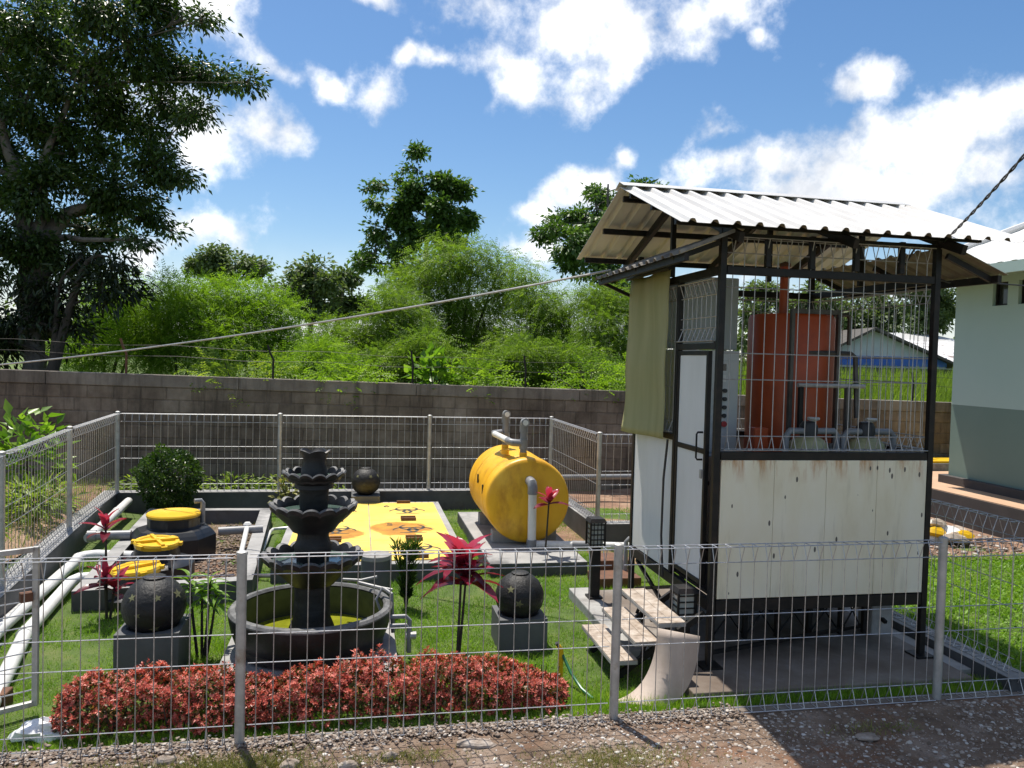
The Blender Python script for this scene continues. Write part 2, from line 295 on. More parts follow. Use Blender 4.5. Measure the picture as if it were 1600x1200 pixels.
def special():
    # fountain water: greenish, slightly see-through, glossy
    m,nt,p,o=newmat('bowl_water'); setin(p,Roughness=.06); nt.links.new(ramp(nt,noise(nt,9,5,.6,geopos(nt)),[(.3,(.05,.085,.075)),(.7,(.10,.145,.12))]),p.inputs['Base Color']); bump(nt,p,noise(nt,22,3,.5,geopos(nt)),.12,.01); M['water']=m
    m,nt,p,o=newmat('pool_water'); setin(p,Roughness=.07); nt.links.new(ramp(nt,noise(nt,6,5,.6,geopos(nt)),[(.3,(.15,.165,.01)),(.7,(.27,.28,.025))]),p.inputs['Base Color']); bump(nt,p,noise(nt,16,3,.5,geopos(nt)),.15,.01); M['poolwater']=m
    m,nt,p,o=newmat('algae_wall'); setin(p,Roughness=.8); nt.links.new(ramp(nt,noise(nt,7,6,.6,geopos(nt)),[(.3,(.05,.06,.018)),(.7,(.10,.115,.035))]),p.inputs['Base Color']); M['algae']=m
    # window glass
    m,nt,p,o=newmat('window_glass'); setin(p,Roughness=.08); p.inputs['Base Color'].default_value=(.03,.035,.035,1); M['glass']=m
    # translucent cabinet upper sheet
    m,nt,p,o=newmat('milky_sheet'); setin(p,Roughness=.35); p.inputs['Base Color'].default_value=(.5,.54,.55,1)
    t=nt.nodes.new('ShaderNodeBsdfTranslucent'); t.inputs[0].default_value=(.62,.68,.7,1); mx=nt.nodes.new('ShaderNodeMixShader'); mx.inputs[0].default_value=.55
    nt.links.new(p.outputs[0],mx.inputs[1]); nt.links.new(t.outputs[0],mx.inputs[2]); nt.links.new(mx.outputs[0],o.inputs[0]); M['milky']=m
    # yellow green tarpaulin blind
    m,nt,p,o=newmat('tarpaulin'); setin(p,Roughness=.55); pos=geopos(nt)
    col=ramp(nt,noise(nt,5,6,.6,scaled(nt,pos,(1,1,.12))),[(.3,(.40,.395,.20)),(.7,(.53,.51,.30))]); nt.links.new(col,p.inputs['Base Color']); p.inputs['Specular IOR Level'].default_value=.25
    t=nt.nodes.new('ShaderNodeBsdfTranslucent'); nt.links.new(mixc(nt,1.0,col,(1.3,1.25,.6),'MULTIPLY'),t.inputs[0]); mx=nt.nodes.new('ShaderNodeMixShader'); mx.inputs[0].default_value=.4
    nt.links.new(p.outputs[0],mx.inputs[1]); nt.links.new(t.outputs[0],mx.inputs[2]); nt.links.new(mx.outputs[0],o.inputs[0]); M['tarp']=m
    # cream panels: rust runs from the top edge, chipped spots
    m,nt,p,o=newmat('cream_panel'); pos=geopos(nt); setin(p,Roughness=.55)
    base=ramp(nt,noise(nt,2.2,6,.6,scaled(nt,pos,(1,1,.35))),[(.3,(.62,.55,.37)),(.5,(.73,.68,.52)),(.72,(.78,.75,.63))])
    st=noise(nt,6,6,.7,scaled(nt,pos,(1.6,1.6,.16))); mr=nt.nodes.new('ShaderNodeMapRange'); mr.inputs[1].default_value=.56; mr.inputs[2].default_value=.75; mr.inputs[4].default_value=.6; nt.links.new(st,mr.inputs[0])
    base=mixc(nt,mr.outputs[0],base,(.42,.38,.27))
    sep=nt.nodes.new('ShaderNodeSeparateXYZ'); nt.links.new(pos,sep.inputs[0])
    top=nt.nodes.new('ShaderNodeMapRange'); top.inputs[1].default_value=1.48; top.inputs[2].default_value=1.69; nt.links.new(sep.outputs[2],top.inputs[0])
    rn=noise(nt,7,5,.7,scaled(nt,pos,(1.3,1.3,.22))); rr=nt.nodes.new('ShaderNodeMapRange'); rr.inputs[1].default_value=.5; rr.inputs[2].default_value=.64; nt.links.new(rn,rr.inputs[0])
    mu=nt.nodes.new('ShaderNodeMath'); mu.operation='MULTIPLY'; nt.links.new(top.outputs[0],mu.inputs[0]); nt.links.new(rr.outputs[0],mu.inputs[1])
    base=mixc(nt,mu.outputs[0],base,(.42,.19,.05))
    vo=nt.nodes.new('ShaderNodeTexVoronoi'); vo.inputs['Scale'].default_value=4.6; nt.links.new(scaled(nt,pos,(2.4,2.4,1.0)),vo.inputs['Vector'])
    ch=nt.nodes.new('ShaderNodeMath'); ch.operation='LESS_THAN'; nt.links.new(vo.outputs['Distance'],ch.inputs[0]); ch.inputs[1].default_value=.10
    base=mixc(nt,ch.outputs[0],base,(.1,.09,.08))
    nt.links.new(base,p.inputs['Base Color']); M['cream']=m
    m,nt,p,o=newmat('white_panel'); pos=geopos(nt); setin(p,Roughness=.5)
    nt.links.new(ramp(nt,noise(nt,3,6,.6,scaled(nt,pos,(1,1,.3))),[(.3,(.6,.6,.58)),(.7,(.72,.72,.71))]),p.inputs['Base Color']); M['whitepanel']=m
    # hatch paint with rusty puddle stains
    m,nt,p,o=newmat('hatch_paint'); pos=geopos(nt); setin(p,Roughness=.45)
    base=ramp(nt,noise(nt,2.5,6,.6,pos),[(.3,(.78,.52,.075)),(.7,(.84,.62,.15))])
    def puddle(c,sx,sy):
        s=nt.nodes.new('ShaderNodeVectorMath'); s.operation='SUBTRACT'; nt.links.new(pos,s.inputs[0]); s.inputs[1].default_value=c
        q=scaled(nt,s.outputs[0],(1/sx,1/sy,0)); l=nt.nodes.new('ShaderNodeVectorMath'); l.operation='LENGTH'; nt.links.new(q,l.inputs[0])
        a=nt.nodes.new('ShaderNodeMath'); a.operation='MULTIPLY_ADD'; nt.links.new(noise(nt,4,5,.6,pos),a.inputs[0]); a.inputs[1].default_value=1.3; nt.links.new(l.outputs['Value'],a.inputs[2])
        r_=nt.nodes.new('ShaderNodeMapRange'); r_.inputs[1].default_value=1.62; r_.inputs[2].default_value=1.48; r_.inputs[4].default_value=.9; nt.links.new(a.outputs[0],r_.inputs[0]); return r_.outputs[0]
    for c,sx,sy in (((.55,10.05,0),.42,.42),((-.12,9.75,0),.26,.3)):
        base=mixc(nt,puddle(c,sx,sy),base,ramp(nt,noise(nt,5,5,.6,pos),[(.35,(.34,.12,.008)),(.65,(.55,.24,.015))]))
    nt.links.new(base,p.inputs['Base Color']); M['hatch']=m
    # boundary wall: block and coping
    for nm,cs in (('block',[(.05,.037,.027),(.165,.13,.10),(.30,.25,.20)]),('coping',[(.12,.10,.082),(.22,.19,.16),(.32,.285,.245)]),('mortar',[(.05,.038,.029),(.155,.124,.097),(.28,.235,.19)])):
        m,nt,p,o=newmat('wall_'+nm); pos=geopos(nt); setin(p,Roughness=.95)
        oi=nt.nodes.new('ShaderNodeObjectInfo')
        f=noise(nt,.8,10,.72,scaled(nt,pos,(1,1,.8)))
        ad=nt.nodes.new('ShaderNodeMath'); ad.operation='MULTIPLY_ADD'; nt.links.new(oi.outputs['Random'],ad.inputs[0]); ad.inputs[1].default_value=.09 if nm=='block' else .0; nt.links.new(f,ad.inputs[2])
        col=ramp(nt,ad.outputs[0],[(.34,cs[0]),(.54,cs[len(cs)//2]),(.74,cs[-1])])
        s=noise(nt,3.5,7,.7,scaled(nt,pos,(1.5,1.5,.14))); mr=nt.nodes.new('ShaderNodeMapRange'); mr.inputs[1].default_value=.5; mr.inputs[2].default_value=.72; mr.inputs[4].default_value=.75; nt.links.new(s,mr.inputs[0])
        col=mixc(nt,mr.outputs[0],col,(.03,.025,.021)); nt.links.new(col,p.inputs['Base Color']); bump(nt,p,noise(nt,30,6,.7,pos),.6,.012); M[nm]=m
    # pebbles, coloured per stone
    m,nt,p,o=newmat('pebbles'); a=nt.nodes.new('ShaderNodeAttribute'); a.attribute_name='var'; setin(p,Roughness=.85)
    nt.links.new(ramp(nt,a.outputs['Fac'],[(0,(.10,.065,.045)),(.4,(.2,.15,.115)),(.8,(.36,.31,.265)),(1,(.6,.57,.53))]),p.inputs['Base Color']); M['pebble']=m
    # roof sheet of the shed
    m,nt,p,o=newmat('shed_roof_metal'); pos=geopos(nt); setin(p,Roughness=.42,Metallic=.1)
    c=ramp(nt,noise(nt,2.5,6,.6,scaled(nt,pos,(1,.35,1))),[(.3,(.52,.505,.48)),(.6,(.62,.61,.59))]); d=noise(nt,9,7,.7,scaled(nt,pos,(1,.5,1))); mr=nt.nodes.new('ShaderNodeMapRange'); mr.inputs[1].default_value=.66; mr.inputs[2].default_value=.76; nt.links.new(d,mr.inputs[0])
    c=mixc(nt,mr.outputs[0],c,(.33,.24,.2)); nt.links.new(c,p.inputs['Base Color']); M['shedroof']=m
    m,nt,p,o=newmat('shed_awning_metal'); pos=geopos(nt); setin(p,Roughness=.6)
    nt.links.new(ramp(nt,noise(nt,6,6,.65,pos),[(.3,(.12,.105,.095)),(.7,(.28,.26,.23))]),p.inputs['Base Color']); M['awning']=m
special()
M['rim']=surf('pale_rim',[(.05,.05,.05),(.10,.10,.10),(.19,.188,.183)],11,.6,bmp=.3,bscale=60,bdist=.005)  # rim rings, paler than the charcoal bowls and basin
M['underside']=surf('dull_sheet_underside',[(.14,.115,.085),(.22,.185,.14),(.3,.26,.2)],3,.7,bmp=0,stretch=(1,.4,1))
LM=dict(
 big=leafmat('broad_leaf',(.015,.032,.007),(.034,.068,.014),(.085,.14,.033),.32,.38),
 mango=leafmat('dark_long_leaf',(.008,.016,.006),(.018,.032,.009),(.05,.07,.02),.18,.35),
 leu=leafmat('feathery_leaf',(.09,.17,.012),(.175,.30,.022),(.30,.44,.05),.48,.5),
 leu2=leafmat('olive_feathery_leaf',(.065,.12,.013),(.135,.225,.026),(.25,.35,.05),.46,.5),
 mid=leafmat('round_leaf',(.025,.055,.015),(.065,.13,.028),(.13,.21,.05),.36,.45),
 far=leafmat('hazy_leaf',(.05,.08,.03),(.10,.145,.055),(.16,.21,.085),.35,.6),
 grass=leafmat('grass_blade',(.10,.21,.018),(.20,.36,.03),(.36,.48,.07),.4,.5,(1.2,1.3,.5)),
 weed=leafmat('weed_leaf',(.10,.16,.02),(.19,.28,.035),(.33,.41,.07),.42,.5),
 bright=leafmat('bright_leaf',(.06,.14,.014),(.13,.25,.025),(.24,.38,.05),.45,.35),
 shrub=leafmat('clipped_leaf',(.016,.04,.006),(.04,.085,.012),(.10,.16,.025),.3,.4),
 red=leafmat('red_hedge_leaf',(.06,.05,.02),(.46,.08,.055),(.82,.32,.25),.3,.35,(1.2,.8,.6)),
 hedgegreen=leafmat('hedge_old_leaf',(.03,.04,.012),(.09,.085,.025),(.24,.12,.045),.3,.4),
 cord=leafmat('cordyline_leaf',(.045,.008,.014),(.28,.02,.05),(.62,.09,.155),.35,.3,(1.3,.7,.7)),
 straw=leafmat('dry_grass',(.12,.13,.03),(.22,.22,.07),(.36,.33,.15),.3,.6),
)
# ------------------------------------------------------------------ terrain and ground sheets
rng=np.random.RandomState(7)
def ground_z(x,y):
    x=np.asarray(x,float); y=np.asarray(y,float)
    t=np.clip((y-14.6)/13,0,1); z=1.75*t*t*(3-2*t)
    l=np.clip((-3.35-x-.12*(y-12.3)*-1*.0)/.6,0,1)*np.clip((y-4)/2,0,1)*.24*(y<14.6)
    return z+l
def sheet(name,x0,x1,y0,y1,z,mat,nx=2,ny=2,fn=None,kind='structure'):
    xs=np.linspace(x0,x1,nx); ys=np.linspace(y0,y1,ny); X,Y=np.meshgrid(xs,ys); Z=np.full_like(X,z) if fn is None else fn(X,Y)
    V=np.stack([X,Y,Z],-1).reshape(-1,3); i=np.arange(nx*ny).reshape(ny,nx)
    F=np.stack([i[:-1,:-1],i[:-1,1:],i[1:,1:],i[1:,:-1]],-1).reshape(-1,4)
    o=np_mesh(name,V,F,mat); tag(o,kind=kind); return o
xs=np.concatenate([np.linspace(-400,-40,10),np.linspace(-30,40,120),np.linspace(50,400,10)])
ys=np.concatenate([np.linspace(-60,2,8),np.linspace(2.5,60,110),np.linspace(70,500,12)])
X,Y=np.meshgrid(xs,ys); Z=ground_z(X,Y)-.012
i=np.arange(X.size).reshape(X.shape); F=np.stack([i[:-1,:-1],i[:-1,1:],i[1:,1:],i[1:,:-1]],-1).reshape(-1,4)
tag(np_mesh('ground',np.stack([X,Y,Z],-1).reshape(-1,3),F,M['field']),kind='structure')
def bumpy(a): return lambda X,Y: a+.010*np.sin(3.1*X+1.3*Y)+.008*np.sin(5.3*Y-2.1*X)
sheet('gravel_yard',-9,14,-3,4.97,0,M['gravelbase'],120,50,lambda X,Y:.022+.018*np.sin(2.3*X+Y)*np.sin(1.9*Y))
sheet('lawn',-2.9,4.8,5.02,12.2,0,M['lawn'],50,50,bumpy(.004))
sheet('side_lawn',5.0,9.0,-1,8.6,0,M['lawn'],30,40,bumpy(.006))
sheet('bare_soil',2.6,9.1,8.55,13.9,0,M['soil'],50,40,lambda X,Y:.012+.03*np.sin(2.1*X)*np.sin(2.7*Y+X)*np.clip((Y-8.6)*2,0,1))
sheet('outer_soil',-12,-3.6,5,13.9,0,M['soil'],30,30,lambda X,Y:ground_z(X,Y)+.012)
# ------------------------------------------------------------------ kerbs (low walls the fences stand on)
def kerb(name,pts,w,h,label,mat='kerbdark',z0=-.1):
    """low wall along a polyline, w measured to the left of the walking direction"""
    b=B(); tops=B(); pts=[Vector((p[0],p[1],0)) for p in pts]; n=len(pts)
    inn=[];outp=[]
    for k in range(n):
        d0=(pts[k]-pts[k-1]).normalized() if k>0 else (pts[1]-pts[0]).normalized()
        d1=(pts[k+1]-pts[k]).normalized() if k<n-1 else d0
        n0=Vector((-d0.y,d0.x,0)); n1=Vector((-d1.y,d1.x,0)); mv=(n0+n1); mv=mv/mv.length_squared*2 if mv.length>.1 else n0
        inn.append(pts[k]); outp.append(pts[k]+mv*w)
    for k in range(n-1):
        a,b_,c,d=inn[k],inn[k+1],outp[k+1],outp[k]
        v=[(q.x,q.y,z0) for q in (a,b_,c,d)]+[(q.x,q.y,h) for q in (a,b_,c,d)]
        tops.add([(q.x,q.y,h+.004) for q in (a,b_,c,d)],[(0,1,2,3)])
        f=[(4,5,6,7),(0,1,5,4),(2,3,7,6)]
        if k==0: f.append((3,0,4,7))
        if k==n-2: f.append((1,2,6,5))
        b.add(v,f)
    o=b.build(name,M[mat],bevel=.008); tops.build('kerb_top',M['kerb'],o,solid=.004); tag(o,label,'kerb'); return o
LK=[(-2.66,4.98),(-3.40,12.20)]
kerb('fence_kerb',[(-2.66,4.98),(-3.42,12.22),(2.98,12.22),(2.98,9.62),(4.78,9.62)],.2,.30,'grey painted concrete kerb wall under the left and back mesh fences')
kerb('fence_kerb',[(4.78,9.61),(4.78,4.93)],.2,.12,'low concrete kerb under the mesh fence right of the shed')
ck=B().box(-6,8.4,4.90,4.985,-.1,.030).build('front_kerb',M['slab'],bevel=.006); tag(ck,'rough low concrete edging strip below the front mesh fence','kerb')
# ------------------------------------------------------------------ boundary wall of concrete blocks
def wall():
    Y0=14.0; sl=-.0155; th=math.atan(sl)
    t=thing('boundary_wall','weathered grey concrete block boundary wall with coping behind the garden','wall',(0,Y0,0))
    def zt(x): return 1.915+sl*(x-.43)
    x0,x1=-14,22; b=B(); b.add([(x0,Y0+.0125,-.3),(x1,Y0+.0125,-.3),(x1,Y0+.16,-.3),(x0,Y0+.16,-.3),(x0,Y0+.0125,zt(x0)-.2),(x1,Y0+.0125,zt(x1)-.2),(x1,Y0+.16,zt(x1)-.2),(x0,Y0+.16,zt(x0)-.2)],[(4,5,6,7),(0,1,5,4),(2,3,7,6),(3,0,4,7),(1,2,6,5)])
    b.build('mortar_core',M['mortar'],t)
    # coping cast in lengths
    xe=np.arange(-14,22.1,3.0)
    for a,c in zip(xe[:-1],xe[1:]):
        bb=B(); y0,y1=Y0-.012,Y0+.19
        bb.add([(a,y0,zt(a)-.205),(c-.006,y0,zt(c)-.205),(c-.006,y1,zt(c)-.205),(a,y1,zt(a)-.205),(a,y0,zt(a)),(c-.006,y0,zt(c)),(c-.006,y1,zt(c)),(a,y1,zt(a))],[(3,2,1,0),(4,5,6,7),(0,1,5,4),(1,2,6,5),(2,3,7,6),(3,0,4,7)])
        bb.build('coping',M['coping'],t,bevel=.012)
    bl,bh=.405,.212; meshes=[]
    rs=random.Random(3)
    for k in range(6):
        l,h=bl/2-.007,bh/2-.006; j=[rs.uniform(-.006,.006) for _ in range(24)]
        v=[]
        ii=0
        for yy,ins in ((.006,.008),(.016,0),(.05,0)):
            for sx,sz in ((-1,-1),(1,-1),(1,1),(-1,1)):
                v.append((sx*(l-ins+j[ii%24]*.7),yy+(abs(j[(ii+1)%24]) if yy<0 else 0),sz*(h-ins+j[(ii+2)%24]*.5))); ii+=1
        f=[(0,1,2,3)]
        for q in (0,4):
            for s in range(4): f.append((q+(s+1)%4,q+s,q+4+s,q+4+(s+1)%4))
        me=bpy.data.meshes.new('concrete_block'); me.from_pydata(v,[],f); me.update(); me.materials.append(M['block']); meshes.append(me)
    for r in range(8):
        for x in np.arange(-6.6,13.2,bl):
            xx=x+(bl/2 if r%2 else 0)
            if 5.6<xx<8.6: continue
            zc=zt(xx)-.205-bh*(r+.5)
            if zc<.0: continue
            o=bpy.data.objects.new('concrete_block',rs.choice(meshes)); link(o); adopt(o,t)
            o.location=(xx+rs.uniform(-.004,.004),Y0+rs.uniform(-.004,.005),zc); o.rotation_euler=(0,-th+rs.uniform(-.004,.004),rs.uniform(-.006,.006))
    # bent angle-iron posts along the top, each a thing of its own
    for x,lab in ((-3.81,'rusty bent iron post on the block wall, nearest the big tree trunk'),(-1.46,'dark bent iron post on the block wall, second from the left'),(.93,'straight dark iron post on the block wall beside the bright leafy plant'),(2.98,'dark iron post on the block wall behind the yellow tank'),(5.4,'dark iron post on the block wall just left of the shed'),(11.0,'dark leaning iron post on the wall seen through the shed screen')):
        z=zt(x); bn=-.09 if x<0 else -.03
        o=B().tube([(x,Y0+.08,z-.15),(x+.005,Y0+.08,z+.33),(x+bn*.6,Y0+.08,z+.45),(x+bn,Y0+.08,z+.58)],.02,6).build('iron_post',M['rust'] if x<-3 else M['black'])
        tag(o,lab,'post','iron posts along the wall top')
    for dz,lab in ((.30,'lower thin wire strung between the wall-top posts'),(.48,'upper thin wire strung between the wall-top posts')):
        o=B().tube([(x,Y0+.06,zt(x)+dz-.02*math.sin(x*2.6)) for x in np.arange(-9,14,.5)],.0035,4).build('wall_wire',M['bar']); tag(o,lab,'wire','wires along the wall top')
wall()
# ------------------------------------------------------------------ mesh fences
def mesh_panel_b(p,q,z0,h,pitch=.1,rails=None,r=.0031,roll=.042,base=True):
    p=Vector((p[0],p[1],0)); q=Vector((q[0],q[1],0)); d=(q-p); l=d.length; d.normalize(); n=Vector((-d.y,d.x,0))
    b=B(); hb=.115; k=max(2,int(round(l/pitch)))
    def seg(a,c): b.tube([a,c],r,4,False)
    for i_ in range(k):
        x=(i_+.5)*l/k; o=p+d*x
        f=lambda off,z: o+n*off+Vector((0,0,z0+z))
        seg(f(0,hb),f(-roll,.012)); seg(f(-roll,.012),f(roll,.012)); seg(f(roll,.012),f(0,hb))
        seg(f(0,hb),f(0,h-hb))
        seg(f(0,h-hb),f(-roll,h)); seg(f(-roll,h),f(roll,h)); seg(f(roll,h),f(0,h-hb))
    for off,z in [(-roll,.012),(roll,.012),(0,hb),(0,h-hb),(-roll,h),(roll,h)]+[(0,z) for z in (rails or (.43*h,.585*h))]:
        a=p+n*(off+ (.0045 if off==0 else 0))+Vector((0,0,z0+z)); b.tube([a,a+d*l],r*1.12,4,False)
    return b
def fence(name,label,runs,h=1.15,ptop=.03,post_r=.03,group=None):
    """runs: list of (points, base z)"""
    p0=runs[0][0][0]; t=thing(name,label,'fence',(p0[0],p0[1],0),group)
    for pts,z0,posts in runs:
        for k,pq in enumerate(pts):
            if posts[k]:
                B().cyl((pq[0],pq[1],-.05 if z0<.1 else z0-.02),(pq[0],pq[1],z0+h+ptop-.01),post_r,n=16).build('fence_post',M['galvpost'],t,smooth=True)
                B().lathe([(post_r+.003,-.012),(post_r+.003,.006),(post_r*.6,.014),(.001,.016)],(pq[0],pq[1],z0+h+ptop-.01),16).build('post_cap',M['galvpost'],t,smooth=True)
        for a,c in zip(pts[:-1],pts[1:]):
            d=(Vector(c)-Vector(a)).normalized()*(post_r+.012); a2=(a[0]+d.x,a[1]+d.y); c2=(c[0]-d.x,c[1]-d.y)
            mesh_panel_b(a2,c2,z0,h).build('mesh_panel',M['galv'],t)
    return t
fence('front_fence','galvanised wire mesh fence with round posts across the foreground',[([(-2.95,4.915),(-.67,4.915),(1.70,4.915),(4.14,4.915),(6.54,4.915)],.02,[1,1,1,1,1])],h=1.15)
lx=lambda y:-2.66-.105*(y-4.98)-.1
fence('garden_fence','galvanised wire mesh fence along the left side and back of the garden',[([(lx(5.1),5.1),(lx(7.5),7.5),(lx(9.9),9.9),(-3.44,12.32)],.30,[1,1,1,1]),([(-3.44,12.32),(-1.16,12.32),(1.10,12.32),(3.06,12.32)],.30,[0,1,1,1]),([(3.06,12.32),(3.06,9.72)],.30,[0,1]),([(3.06,9.72),(4.88,9.72)],.30,[0,1])])
fence('side_fence','wire mesh fence on the kerb right of the shed',[([(4.88,9.60),(4.88,7.3),(4.88,4.98)],.12,[0,1,0])],h=1.15)
def gate():
    h0=Vector((-2.86,4.95,0)); d=(Vector((-2.01,5.49,0))-h0); l=d.length; d.normalize()
    t=thing('garden_gate','grey steel framed mesh gate standing open at the left edge','gate',h0)
    P=lambda s,z: h0+d*s+Vector((0,0,z))
    b=B(); w=.034
    b.bar(P(0,.10),P(0,1.1),w); b.bar(P(l,.083),P(l,1.117),w); b.bar(P(w/2,1.1),P(l-w/2,1.1),w); b.bar(P(w/2,.1),P(l-w/2,.1),w)
    b.build('gate_frame',M['galvpost'],t,bevel=.003)
    for k in range(10):
        z=.19+.083*k; B().cyl(P(.02,z),P(l-.02,z),.0045,n=6).build('gate_bar',M['galv'],t)
    for s in (.3,.6): B().cyl(P(s,.1),P(s,1.1),.004,n=6).build('gate_rod',M['galv'],t)
    B().bar(P(l-.09,.80),P(l-.02,.80),.05,.06).build('latch',M['rust'],t,bevel=.004)
gate()
# ------------------------------------------------------------------ house on the right
def house():
    t=thing('green_house','pale green rendered house with white metal roof at the right edge','house',(9.85,11.65,0))
    X,YC,Y1=9.85,11.65,2.0
    wins=[(10.57,10.87),(10.07,10.37),(9.57,9.87)]; z0,z1=3.43,3.80
    b=B(); b.box(X,X+.2,Y1,YC,1.82,z0); b.box(X,X+.2,Y1,YC,z1,4.02)
    ed=[YC]+[e for w in wins for e in (w[1],w[0])]+[Y1]
    for k in range(0,len(ed),2): b.box(X,X+.2,ed[k+1],ed[k],z0,z1)
    b.box(X+.2,X+6,YC-.2,YC,1.82,4.02); b.build('upper_wall',M['housewall'],t)
    b=B(); b.box(X,X+.2,Y1,YC,.62,1.82); b.box(X+.2,X+6,YC-.2,YC,.62,1.82); b.build('lower_wall',M['housewall2'],t)
    B().box(X-.1,X+6.1,Y1,YC+.12,.2,.62).build('plinth',M['plinth'],t,bevel=.008)
    for a,c in wins:
        w=B().box(X+.10,X+.13,a+.03,c-.03,z0+.03,z1-.03).build('window_pane',M['glass'],t)
        b=B(); b.box(X+.06,X+.14,a,a+.03,z0,z1); b.box(X+.06,X+.14,c-.03,c,z0,z1); b.box(X+.06,X+.14,a+.03,c-.03,z0,z0+.03); b.box(X+.06,X+.14,a+.03,c-.03,z1-.03,z1); b.build('window_frame',M['black'],w)
    # hip roof, corrugated
    ex,ey,ez=9.05,12.38,3.97; sl=.52
    ridge=ex+4.2
    def rs_(u,v): return (u,v)
    # side slope facing the garden: ribs run up the slope (along +X)
    b=B(); ys_=np.arange(Y1-1,ey+.001,.05)
    prof=lambda y: .022*max(0,1-abs(((y/.25)%1)-.5)*6)
    rows=[]
    for y in ys_:
        lim=min(4.2,(ey-y)); lim=max(lim,.0)
        rows.append([(ex+lim*s,y,ez+sl*lim*s+prof(y)) for s in (0,.5,1)])
    V=[p for r_ in rows for p in r_]; Fc=[(3*k+j,3*k+j+1,3*k+3+j+1,3*k+3+j) for k in range(len(rows)-1) for j in range(2)]
    b.add(V,Fc); b.build('roof_slope',M['roofwhite'],t,solid=.006)
    b=B(); b.add([(ex,ey,ez),(ex+8.4,ey,ez),(ex+4.2,ey-4.2,ez+sl*4.2)],[(0,1,2)]); b.build('roof_end',M['roofwhite'],t,solid=.006)
    B().tube([(ex,ey,ez+.03),(ex+4.2,ey-4.2,ez+sl*4.2+.04)],.07,8).build('hip_cap',M['roofwhite'],t,smooth=True)
    B().box(ex-.012,ex+.02,Y1-1,ey,ez-.16,ez-.005).build('fascia',M['housewall'],t)
    B().box(ex+.03,X-.003,Y1-1,ey-.02,ez-.05,ez-.03).build('soffit',M['housewall'],t)
house()
wk=B().box(9.1,11,0,13.0,-.1,.47).build('house_terrace',M['plinth']); tag(wk,'raised dark grey terrace edge beside the green house','terrace')
o=B().box(9.12,11,0,12.98,.47,.485).build('paving',M['walk'],wk)
o=B().box(10.2,12.6,13.05,13.7,.1,.62).build('cover_slab',M['kerb'],bevel=.01); tag(o,'low yellow topped slab beyond the green house corner','slab')
B().box(10.25,12.55,13.08,13.68,.62,.66).build('yellow_cover',M['lid'],o); B().cyl((10.9,13.4,.66),(10.9,13.4,1.0),.03,n=10).build('vent_pipe',M['galvpost'],o)
# ------------------------------------------------------------------ far buildings
def far_house():
    t=thing('blue_banded_house','far white gabled house with blue band seen through the shed','house',(21.5,29,0))
    # gable wall facing the camera, roof running away
    ax=Vector((math.cos(R(-12)),math.sin(R(-12)),0)); ay=Vector((-ax.y,ax.x,0)); o0=Vector((19.6,30.3,0))
    P=lambda s,d,z: tuple(o0+ax*s+ay*d+Vector((0,0,z)))
    w=4.9; ap=1.75
    b=B(); b.add([P(0,0,1),P(w,0,1),P(w,0,2.75),P(ap,0,4.0),P(0,0,3.05),P(0,8,1),P(w,8,1),P(w,8,2.75),P(ap,8,4.0),P(0,8,3.05)],[(0,1,2,3,4),(9,8,7,6,5),(1,6,7,2),(5,0,4,9)]); b.build('wall',M['farwhite'],t)
    b=B(); b.add([P(-.05,-.03,2.50),P(w+.02,-.03,2.50),P(w+.02,-.03,2.9),P(-.05,-.03,2.9)],[(0,1,2,3)]); b.build('blue_band',M['farblue'],t,solid=.03)
    for a_,z_a,c_,z_c in ((ap,4.06,w+.55,2.50),(ap,4.06,-.35,2.96)):
        b=B(); b.add([P(a_,-.4,z_a),P(c_,-.4,z_c),P(c_,8.4,z_c),P(a_,8.4,z_a)],[(0,1,2,3)]); b.build('roof',M['farroof'],t,solid=.1)
far_house()
def far_roof():
    t=thing('shingle_roofed_house','far house with bright mottled roof behind the blue banded house','house',(25,33,0))
    b=B(); b.add([(23.4,33,2.75),(31,31.5,2.5),(31.5,35.5,3.75),(24,37,4.0)],[(0,1,2,3)]); b.build('roof',M['farshingle'],t,solid=.08)
    b=B(); b.add([(23.5,33.4,.8),(31,31.9,.8),(31,31.9,2.6),(23.5,33.4,2.8)],[(0,1,2,3)]); b.build('wall',M['farwhite'],t,solid=.2)
    b=B(); b.add([(24,37.1,3.9),(31.5,35.6,3.7),(31.7,39,4.3),(24.2,40,4.45)],[(0,1,2,3)]); b.build('upper_roof',M['roofwhite'],t,solid=.08)
far_roof()
o=B().box(17.6,27,29.2,29.35,.8,2.42).build('dark_fence_wall',M['plinth']); tag(o,'dark far fence wall below the blue banded house','wall')
def lean_shed():
    t=thing('lean_to_shed','far open lean-to with thin pale metal roof left of the shed','shed',(7.6,23,0))
    b=B(); b.add([(6.9,22.6,3.02),(9.6,22.2,3.20),(9.7,24.6,3.32),(7.0,25,3.14)],[(0,1,2,3)]); b.build('roof',M['roofwhite'],t,solid=.05)
    for x,y in ((7.0,22.7),(9.5,22.4),(7.1,24.8)): B().cyl((x,y,.2),(x,y,3.05),.05,n=8).build('post',M['darkbark'],t)
lean_shed()
